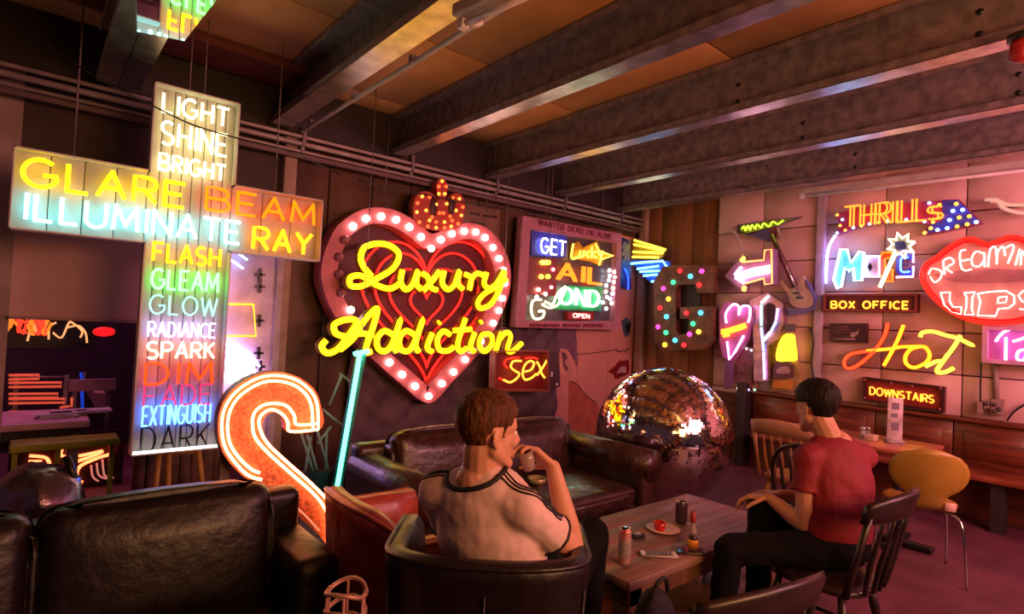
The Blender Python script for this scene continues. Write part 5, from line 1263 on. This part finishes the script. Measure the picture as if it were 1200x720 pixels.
# ---- wainscot, bench and wall table on the right
XW = 6.36
wpanel = struct(MB().box((XR - .02, .9, .40), (.06, 7.6, .80)).build('baseboard_right', wood_w), 'reddish wooden wainscot below the right wall signs')
yW0 = -Pl('B', XW).uz(882, 465)[0]; yW1 = -3.2
zW = Pl('B', XW).uz(1100, 488)[1]
tb = thing('bench_seat', 'long built-in reddish wooden bench along the right wall', 'bench', (6.1, 0, 0))
y = yW0
while y > yW1:
    y1 = y - .62
    MB().rbox((XW + .02, (y + y1) / 2, .42 + (zW - .42) / 2), (.04, .612, zW - .44), .004, None, 1).build('back_panel', wood_w, tb)
    MB().rbox((XW - .005, (y + y1) / 2, .42 + (zW - .42) / 2), (.02, .46, (zW - .44) * .6), .004, None, 1).build('raised_panel', wood_w, tb)
    y = y1
MB().rbox((XW, (yW0 + yW1) / 2, zW), (.09, yW0 - yW1 + .02, .035), .008, None, 2).build('cap_rail', wood_w, tb)
MB().rbox((XW - .20, (yW0 + yW1) / 2 - .1, .415), (.42, yW0 - yW1 - .2, .045), .012, None, 2).build('seat', mat('bench_seat_wood', (.32, .07, .03), .35, 0, .2, 6, coat=.1), tb)
for yy in (2.2, 1.0, .0 - .75, -2.2): MB().box((XW - .30, yy, .195), (.12, .09, .39)).build('leg', dark, tb)
# dark post at the left end
struct(MB().rbox((6.30, yW0 + .07, .47), (.16, .10, .94), .008).build('trim_6', dark), 'dark post closing the left end of the bench')
# wall table
XT0, XT1 = 4.62, 5.22; zt_ = .745
yt1 = PZ(1082, 533, zt_).y; yt0 = PZ(893, 503, zt_).y; yt1 = 1.18; yt0 = 2.22
t = thing('wall_table', 'long narrow table with glossy red-brown top before the bench', 'table', ((XT0 + XT1) / 2, (yt0 + yt1) / 2, 0))
MB().rbox(((XT0 + XT1) / 2, (yt0 + yt1) / 2, zt_ - .015), (XT1 - XT0, yt0 - yt1, .03), .006, None, 2).build('top', mat('table_lacquer', (.50, .13, .07), .3, 0, .2, 4, coat=.3), t)
for yy in (yt1 + .22, yt0 - .22):
    MB().cyl((4.98, yy, .04), (4.98, yy, zt_ - .03), .03).build('column', black_p, t)
    fo = MB(); fo.rbox((4.98, yy, .03), (.46, .07, .04), .012); fo.rbox((4.98, yy, .03), (.07, .46, .04), .012); fo.build('foot', black_p, t)
c = PZ(1012, 515, zt_)
for k, (px, lb_) in enumerate(((1011, 'left'), (1017, 'right'))):
    c = PZ(px, 513, zt_); t = thing('salt_shaker', 'glass shaker on the wall table, the %s one of the pair' % lb_, 'shaker', c, 'shakers on the wall table')
    MB().lathe(c, [(.02, 0), (.023, .01), (.018, .06)], 12).build('glass', mat('shaker_glass', (.8, .7, .7), .1, trans=.5), t)
    MB().lathe(c + Vector((0, 0, .06)), [(.019, 0), (.02, .015), (.008, .024)], 12).build('cap', chrome, t)
c = PZ(1021, 516, zt_)
tag(MB().rbox(c + Vector((0, 0, .02)), (.10, .07, .04), .006).build('sugar_tray', mat('tray_cream', (.6, .4, .3), .5)), 'small cream tray of sachets beside the shakers', 'tray')
c = PZ(1048, 519, zt_)
t = thing('menu_holder', 'upright clear menu holder with a pale card on the wall table', 'menu', c)
ax = LF((0, 0, 0), (-.75, -.66)).ax
MB().rbox(c + Vector((0, 0, .165)), (.105, .005, .33), .001, ax, 1).build('card', mat('menu_card', (.62, .48, .50), .5, 0, .2, 12), t)
MB().rbox(c + Vector((0, 0, .01)), (.12, .07, .02), .004, ax, 1).build('base', mat('acrylic', (.7, .6, .6), .1, trans=.6), t)
mb = MB()
for k, (dx, dz, w_, h_) in enumerate(((0, .27, .05, .05), (.005, .20, .045, .03), (0, .12, .05, .06))): mb.box(c + Vector((0, 0, dz)) - ax[1] * -.0035 + ax[0] * dx, (w_, .001, h_), ax)
mb.build('print', mat('menu_print', (.2, .14, .2), .5), t)
# chairs behind the second table's near end
spindle_chair(LF((3.90, 1.52, 0), (1, 0)), 'dark hoop-backed wooden chair at the wall table, directly left of the man in red', wood_d, .84, hoop=True)
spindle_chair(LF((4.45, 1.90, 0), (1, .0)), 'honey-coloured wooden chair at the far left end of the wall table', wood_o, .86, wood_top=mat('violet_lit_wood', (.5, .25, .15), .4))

# ---- backpack on the floor and small things
bp = thing('black_backpack', 'rounded black backpack standing on the floor at the near side of the coffee table', 'backpack', (1.90, 1.33, 0))
mb = MB(); mb.ell((1.90, 1.33, .25), (.12, .085, .25), None, 24, 18)
mb.v = [tuple(Vector(v) + Vector((noise.noise(Vector(v) * 8) * .02, noise.noise(Vector(v) * 9 + Vector((5, 0, 0))) * .02, 0))) for v in mb.v]
fabric = mat('black_fabric', (.015, .012, .014), .75, 0, .2, 30, .2)
mb.build('sack', fabric, bp); MB().tube(cat([(1.85, 1.31, .48), (1.88, 1.30, .54), (1.93, 1.30, .54), (1.96, 1.31, .48)], 5), .009, 6).build('handle', fabric, bp)
MB().rbox((1.90, 1.255, .20), (.15, .04, .22), .018).build('front_pocket', fabric, bp)
# coil basket at the bottom
c = PA(405, 705, 1.5)
cb_ = thing('wire_basket', 'small pale wire basket on the floor at the bottom, left of the armchairs', 'basket', (c.x, c.y, 0))
wm = mat('salmon_wire', (.6, .3, .25), .35, .3)
zt2 = PA(405, 692, 1.5).z
for k in range(5):
    zz = zt2 - k * .05; MB().tube([(c.x + .055 * math.cos(a), c.y + .055 * math.sin(a), zz + .01 * math.sin(a * 2)) for a in [2 * PI * j / 18 for j in range(18)]], .006, 6, closed=True).build('ring', wm, cb_)
mb = MB()
for j in range(6): a = 2 * PI * j / 6; mb.cyl((c.x + .055 * math.cos(a), c.y + .055 * math.sin(a), 0), (c.x + .055 * math.cos(a), c.y + .055 * math.sin(a), zt2), .004)
mb.build('upright', wm, cb_)
MB().lathe((c.x, c.y, 0), [(.05, .01), (.05, zt2 - .12)], 14).build('liner', mat('dark_liner', (.12, .03, .03), .5), cb_)
# bottle glass on the sofa behind the drinking man
c = PS(626, 567, .0037)
# ================================================================== the two men
def blob(mb, name, m, parent, vox, smooth=4, wr=0., **kw):
    o = mb.build(name, m, parent, **kw)
    md = o.modifiers.new('remesh', 'REMESH'); md.mode = 'VOXEL'; md.voxel_size = vox; md.use_smooth_shade = True
    sm = o.modifiers.new('smooth', 'SMOOTH'); sm.factor = .5; sm.iterations = smooth
    if wr:
        tx = bpy.data.textures.get('folds') or bpy.data.textures.new('folds', 'CLOUDS'); tx.noise_scale = .09
        dm = o.modifiers.new('folds', 'DISPLACE'); dm.texture = tx; dm.strength = wr; dm.mid_level = .5; dm.texture_coords = 'GLOBAL'
    return o
def hand(mb, w, d, n, side, curl=(.5, .6, .4), k=1., thumb=None):
    w = Vector(w); d = Vector(d).normalized(); n = Vector(n); n = (n - d * n.dot(d)).normalized(); s = d.cross(n) * side
    kn = []
    for i, (x, l) in enumerate(((.030, .086), (.011, .090), (-.009, .086), (-.027, .078))):
        p = w + (d * l + s * x) * k; kn.append(p); mb.cap(w + s * (x * .55 * k), p, .0135 * k, .0115 * k, 8)
    for i, ln in enumerate(((.042, .025, .021), (.046, .029, .022), (.042, .027, .021), (.034, .020, .018))):
        a = 0; p = kn[i]; sp_ = s * (.06 - .045 * i)
        for j in range(3):
            a += curl[j] + .04 * i; q = p + ((d * math.cos(a) + n * math.sin(a)) + sp_ * (.8 if j == 0 else .2)).normalized() * ln[j] * k
            mb.cap(p, q, (.0095 - .0009 * j) * k, (.009 - .0011 * j) * k, 8); p = q
    th = thumb if thumb else (d * .55 + s * .75 + n * .35)
    th = Vector(th).normalized(); p = w + (d * .02 + s * .022) * k; q = p + th * .042 * k; mb.cap(p, q, .0145 * k, .0115 * k, 8)
    th2 = (th * .75 + d * .55 + n * .25).normalized(); q2 = q + th2 * .030 * k; mb.cap(q, q2, .0112 * k, .0098 * k, 8); mb.cap(q2, q2 + (th2 + n * .3).normalized() * .024 * k, .0098 * k, .0080 * k, 8)
def person(label, J, hairm, skinm, shirtm, trouserm, shoem, hairkind, group=None):
    g = {k: Vector(v) for k, v in J.items() if isinstance(v, tuple) and len(v) == 3 and not isinstance(v[0], tuple)}
    P = thing('person', label, 'person', (g['pelvis'].x, g['pelvis'].y, 0))
    hr, hf, hu = frame_of(g['head_dir']); tilt = J.get('tilt', 0)
    hf = (hf * math.cos(tilt) + hu * math.sin(tilt)); hu = hr.cross(hf)
    HC = g['head']; hq = Matrix((hr, hf, hu)).transposed().to_quaternion()
    h = lambda x, y, z: HC + hr * x + hf * y + hu * z
    br, bf, bu = frame_of(g['body_dir'])
    sp0 = g['pelvis']; sp1 = g['neck']; up = (sp1 - sp0).normalized(); f2 = (bf - up * bf.dot(up)).normalized(); r2 = f2.cross(up); bq = Matrix((r2, f2, up)).transposed().to_quaternion()
    S = lambda t, x=0, y=0: sp0.lerp(sp1, t) + r2 * x + f2 * y
    L = (sp1 - sp0).length
    b = MB()
    # head
    b.ell(h(0, -.014, .036), (.075, .096, .084), hq, 24, 16); b.ell(h(0, .030, -.030), (.060, .062, .082), hq, 20, 14)
    b.ell(h(0, .040, .030), (.062, .056, .050), hq)
    for s in (-1, 1):
        b.cap(h(s * .052, -.005, -.045), h(s * .022, .068, -.092), .024, .018); b.ell(h(s * .038, .064, -.022), (.024, .022, .022), hq)
        b.cap(h(s * .014, .088, .026), h(s * .046, .068, .026), .011, .009)
        eq = hq @ Quaternion((0, 0, 1), s * .22)
        b.ell(h(s * .076, -.016, -.004), (.006, .016, .027), eq); b.ell(h(s * .075, -.012, -.026), (.006, .009, .010), eq)
        b.ell(h(s * .010, .104, -.030), (.009, .010, .008), hq)
    b.ell(h(0, .080, -.098), (.024, .018, .016), hq); b.cap(h(0, .090, .016), h(0, .112, -.024), .009, .012)
    b.ell(h(0, .088, -.058), (.024, .012, .006), hq); b.ell(h(0, .086, -.070), (.020, .012, .007), hq)
    # neck, trunk
    b.cap(h(0, -.022, -.05), sp1 + up * -.02, .056, .060); b.cap(sp1 + up * .01 - f2 * .01, sp1 - up * .06, .066, .085)
    def trunk(q, e):
        q.ell(S(.78, 0, .005), (.165 + e, .108 + e, .15 + e), bq, 24, 16); q.ell(S(.45), (.152 + e * 1.5, .104 + e * 1.8, .20 + e), bq, 24, 16); q.ell(S(.62, 0, -.01), (.162 + e, .108 + e * 1.3, .16 + e), bq, 24, 16); q.ell(S(.1 if e < 0 else .2), (.165 + e, .112 + e, .14 + e * .3), bq, 24, 16)
        for s, k in ((-1, 'shL'), (1, 'shR')): q.cap(sp1 - up * .045 + r2 * (s * .05), g[k], .062 + e, .056 + e)
    trunk(b, -.008)
    for s, (a, e, w) in ((-1, ('shL', 'elL', 'wrL')), (1, ('shR', 'elR', 'wrR'))):
        b.cap(g[a], g[e], .049, .038); m_ = g[e].lerp(g[w], .3); b.cap(g[e], m_, .037, .040); b.cap(m_, g[w], .040, .025)
        hd = J['handL' if s < 0 else 'handR']; hand(b, g[w], hd[0], hd[1], hd[2], hd[3])
    for s, (hp, k, a, ft) in ((-1, ('hipL', 'knL', 'anL', 'toL')), (1, ('hipR', 'knR', 'anR', 'toR'))):
        b.cap(g[hp], g[k], .078, .050); c_ = g[k].lerp(g[a], .3); b.cap(g[k], c_, .050, .052); b.cap(c_, g[a], .050, .035)
        b.cap(g[a], g[ft], .035, .030)
    body = blob(b, 'body', skinm, P, .0042, 3)
    for s in (-1, 1):
        e = MB().ell(h(s * .030, .0790, .004), .0112, None, 12, 8).build('eye', mat('eye_white', (.75, .68, .65), .2), P)
        MB().ell(h(s * .030, .0872, .004), (.0045, .0045, .0045), None, 8, 6).build('iris', mat('iris_dark', (.05, .03, .02), .2), e)
        MB().tube([h(s * .016, .100, .030), h(s * .032, .100, .036), h(s * .050, .082, .032)], [.003, .0045, .002], 6).build('eyebrow', hairm, P)
    # clothes
    sh = MB(); trunk(sh, .014)
    sh.cap(sp1 - up * .02, sp1 - up * .09, .078, .10)
    for a, e in (('shL', 'elL'), ('shR', 'elR')):
        t_ = J['sleeve']; q = g[a].lerp(g[e], t_); sh.cap(g[a], g[a].lerp(g[e], t_ * .5), .066, .064); dd = (g[e] - g[a]).normalized(); sh.tube([g[a], g[a].lerp(g[e], t_ * .6), q], [.064, .062, .066], 14)
    so_ = blob(sh, 'shirt', shirtm, P, .007, 5, .016)
    tr = MB(); tr.ell(S(.0), (.168, .118, .105), bq, 24, 16)
    for hp, k, a in (('hipL', 'knL', 'anL'), ('hipR', 'knR', 'anR')):
        tr.cap(g[hp], g[k], .090, .064); tr.tube([g[k], g[k].lerp(g[a], .35), g[k].lerp(g[a], .97)], [.063, .062, .052], 14)
    blob(tr, 'trousers', trouserm, P, .009, 4, .02)
    for a, ft in (('anL', 'toL'), ('anR', 'toR')):
        f = (g[ft] - g[a]); f.z = 0; f.normalize(); a0 = Vector((g[a].x, g[a].y, 0)) - f * .03
        m = MB(); m.cap(a0 + Vector((0, 0, .047)), a0 + f * .10 + Vector((0, 0, .045)), .038, .040); m.cap(a0 + f * .10 + Vector((0, 0, .042)), a0 + f * .20 + Vector((0, 0, .034)), .040, .030); m.cap(a0 + Vector((0, 0, .05)), a0 + Vector((0, 0, .10)), .038, .036)
        so = blob(m, 'shoe', shoem, P, .006, 3)
        MB().rbox(a0 + f * .085 + Vector((0, 0, .010)), (.085, .29, .02), .009, (Vector((f.y, -f.x, 0)), f, Vector((0, 0, 1))), 3).build('sole', mat('shoe_sole', (.3, .25, .25), .6), so)
    # hair: a thick cap over the skull, cut along the hairline
    hm = MB(); n_, m_ = 44, 30; vs = []; keep = []
    for i in range(m_ + 1):
        t = PI * i / m_ * .86
        for k in range(n_):
            a = 2 * PI * k / n_; x, y, z = math.sin(t) * math.cos(a), math.sin(t) * math.sin(a), math.cos(t)
            th = .010 if hairkind == 'fade' else .017
            top = max(0, z)
            ex = th * (.12 + .88 * min(1, max(0, (z + .40) * 1.1))) + (.010 * top if hairkind == 'fade' else .012 * top)
            if y > 0: ex += (.012 if hairkind == 'fade' else .010) * y * max(0, min(1, (z + .1) * 2))
            n3 = noise.noise(Vector((x, y, z)) * 9) * .004 + noise.noise(Vector((x, y, z)) * 22) * .002
            p = (x * (.0755 + ex + n3), -.015 + y * (.0965 + ex + n3), .036 + z * (.087 + ex + n3)); vs.append(p)
    def inhair(p):
        x, y, z = p
        if y > .030: return z > .062 - .25 * max(0, .08 - y) * 0 + .05 * 0 if y > .055 else z > .030
        if y > -.035: return z > (.030 if abs(x) > .055 else .02) or (y > .012 and y < .028 and z > -.005 and hairkind == 'fade')
        return z > -.066 + .75 * max(0, y + .080)
    fs = []
    for i in range(m_):
        for k in range(n_):
            q = (i * n_ + k, i * n_ + (k + 1) % n_, (i + 1) * n_ + (k + 1) % n_, (i + 1) * n_ + k)
            c = tuple(sum(vs[j][d] for j in q) / 4 for d in range(3))
            if i == 0:
                fs.append(q if False else (i * n_ + k, (i + 1) * n_ + k, (i + 1) * n_ + (k + 1) % n_)); continue
            if inhair(c): fs.append(q)
    hm.add([h(*p) for p in vs], fs, True); ho = hm.build('hair', hairm, P)
    sd = ho.modifiers.new('thick', 'SOLIDIFY'); sd.thickness = .014; sd.offset = -1
    sb = ho.modifiers.new('soft', 'SUBSURF'); sb.levels = 1; sb.render_levels = 1
    return P, so_, S, g, h, up, r2, f2
skin1 = mat('skin_fair', (.62, .30, .20), .5, 0, .05, 10); skin2 = mat('skin_warm', (.52, .24, .15), .5, 0, .05, 10)
def hairmat(n, c, c2): return mat(n, c, .6, spec=.2, metal=0, var=.3, scale=60, bump=.6, col2=c2, stretch=(1, 1, .3))
def hairmat_(n, c, c2): return mat(n, c, .45, 0, .3, 60, .6, col2=c2, stretch=(1, 1, .3))
h1 = hairmat('brown_hair', (.13, .045, .014), (.05, .018, .007)); h2 = hairmat('black_hair', (.016, .009, .008), (.007, .004, .004))
NB = PS(560, 566, .00272); bd = Vector((.905, .42, 0)).normalized(); R_ = Vector((bd.y, -bd.x, 0))
HC1 = PS(572, 508, .00272)
wr1 = PS(648, 548, .00283); gl = PS(618, 540, .00280)
J1 = dict(pelvis=(1.27, 1.45, .54), neck=tuple(NB), head=tuple(HC1), head_dir=(.97, -.12, 0), body_dir=tuple(bd), tilt=-.04,
    shL=tuple(NB - R_ * .145 - Vector((0, 0, .055))), shR=tuple(NB + R_ * .160 - Vector((0, 0, .055))),
    elL=(1.22, 1.71, .71), wrL=(1.42, 1.72, .66), elR=tuple(PS(672, 645, .0028)), wrR=tuple(wr1),
    hipL=(1.26, 1.54, .53), hipR=(1.31, 1.36, .53), knL=(1.66, 1.73, .64), knR=(1.71, 1.49, .70), anL=(1.72, 1.78, .10), anR=(1.76, 1.56, .10), toL=(1.86, 1.84, .05), toR=(1.90, 1.60, .05),
    handL=((.8, -.2, -.2), (0, 0, -1), 1, (.3, .4, .3)), handR=(tuple(gl - wr1 + Vector((.03, .02, .03))), tuple(Vector((-.5, -.1, -.55))), -1, (.35, .75, .6)), sleeve=.60)
P1, S1, SS, g1, hh1, up1, r21, f21 = person('man with short brown hair in a pale pink shirt, drinking from a small glass', J1, h1, skin1,
    mat('pale_pink_jersey', (.74, .52, .52), .8, 0, .05, 5, .1), mat('black_trousers', (.004, .0035, .005), .9, spec=.15), mat('dark_shoe', (.05, .04, .04), .5), 'fade')
J2d = Vector((.34, .94, 0)).normalized(); R2_ = Vector((J2d.y, -J2d.x, 0)); NB2 = PS(979, 523, .00405)
J2 = dict(pelvis=(2.89, 1.045, .55), neck=tuple(NB2), head=tuple(PS(957, 480, .0041)), head_dir=(.45, .9, 0), body_dir=tuple(J2d), tilt=-.12,
    shL=tuple(NB2 - R2_ * .17 - Vector((0, 0, .055))), shR=tuple(NB2 + R2_ * .17 - Vector((0, 0, .055))),
    elL=tuple(PS(942, 615, .0039)), wrL=(2.775, 1.315, .715), elR=(3.17, 1.20, .66), wrR=(3.02, 1.36, .68),
    hipL=(2.79, 1.10, .54), hipR=(2.96, 1.06, .54), knL=(2.45, 1.335, .53), knR=(2.81, 1.365, .64), anL=(2.45, 1.36, .10), anR=(2.82, 1.375, .10), toL=(2.42, 1.50, .05), toR=(2.83, 1.56, .05),
    handL=((-.15, .6, -.08), (.0, -.25, -1), 1, (.45, .55, .4)), handR=((-.5, .5, 0), (0, 0, -1), -1, (.3, .4, .3)), sleeve=.50)
P2, S2, *_ = person('man with black hair in a dark red t-shirt, seated with a hand on his knee', J2, h2, skin2,
    mat('crimson_cotton', (.20, .005, .015), .75, 0, .05, 5, .1), mat('black_trousers', ()), mat('dark_shoe', ()), 'full')
# shirt trim of the first man
dg = bpy.context.evaluated_depsgraph_get(); bpy.context.view_layer.update()
ev = S1.evaluated_get(dg)
def hug(p, o=.002):
    ok_, loc, nr, _ = ev.closest_point_on_mesh(S1.matrix_world.inverted() @ Vector(p)); return S1.matrix_world @ (loc + nr * o)
trim = mat('black_trim', (.012, .010, .012), .7)
nb = Vector(J1['neck'])
ringp = [nb + up1 * (.005 - .02 * math.sin(a)) + r21 * (.078 * math.cos(a)) + f21 * (.074 * math.sin(a) - .01) for a in [2 * PI * k / 24 for k in range(24)]]
MB().tube([hug(p, .0) for p in ringp], .0085, 8, closed=True).build('collar', trim, P1)
for s, (a, e) in ((-1, ('shL', 'elL')), (1, ('shR', 'elR'))):
    A = g1[a]; E = g1[e]; dd = (E - A).normalized(); cu = A.lerp(E, .60); u_ = dd.orthogonal().normalized(); v_ = dd.cross(u_)
    MB().tube([hug(cu - dd * .004 + u_ * (.068 * math.cos(t)) + v_ * (.068 * math.sin(t)), .0) for t in [2 * PI * k / 20 for k in range(20)]], .006, 7, closed=True).build('sleeve_band', trim, P1)
    mid = (A - nb); side = f21
    for k in range(3):
        off = side * ((k - 1) * .016 + .0)
        c0 = nb + r21 * (s * .085) + up1 * .03 + off; c1 = A + up1 * .07 + r21 * (s * .02) + off; c2 = A.lerp(E, .3) + up1 * .06 + r21 * (s * .05) + off; c3 = cu + up1 * .06 + r21 * (s * .04) + off
        MB().tube([hug(p, .0015) for p in cat([c0, c1, c2, c3], 7)], .0035, 5).build('shoulder_stripe', trim, P1)
# the small glass at his mouth
ax_ = Vector((-.35, .05, .9)).normalized()
t = thing('drinking_glass', 'small tumbler of pale drink held to the lips of the man in the pale shirt', 'glass', gl)
MB().lathe(gl - ax_ * .03, [(.020, 0), (.026, .065), (.024, .065), (.018, .006)], 18, ax_).build('glass', mat('cloudy_glass', (.85, .65, .6), .12, trans=.6), t)
MB().lathe(gl - ax_ * .024, [(.017, 0), (.020, .035)], 16, ax_).build('drink', mat('pale_drink', (.75, .42, .28), .2), t)
# ashtray on the sofa cushion seen past his chin
c = PZ(629, 566, .455)
t = thing('glass_ashtray', 'round glass ashtray glinting on the brown sofa behind the drinking man', 'ashtray', c)
MB().lathe(c, [(.05, 0), (.06, .01), (.065, .035), (.055, .035), (.048, .012)], 20).build('bowl', mat('ashtray_glass', (.7, .6, .3), .1, .3, trans=.3), t)
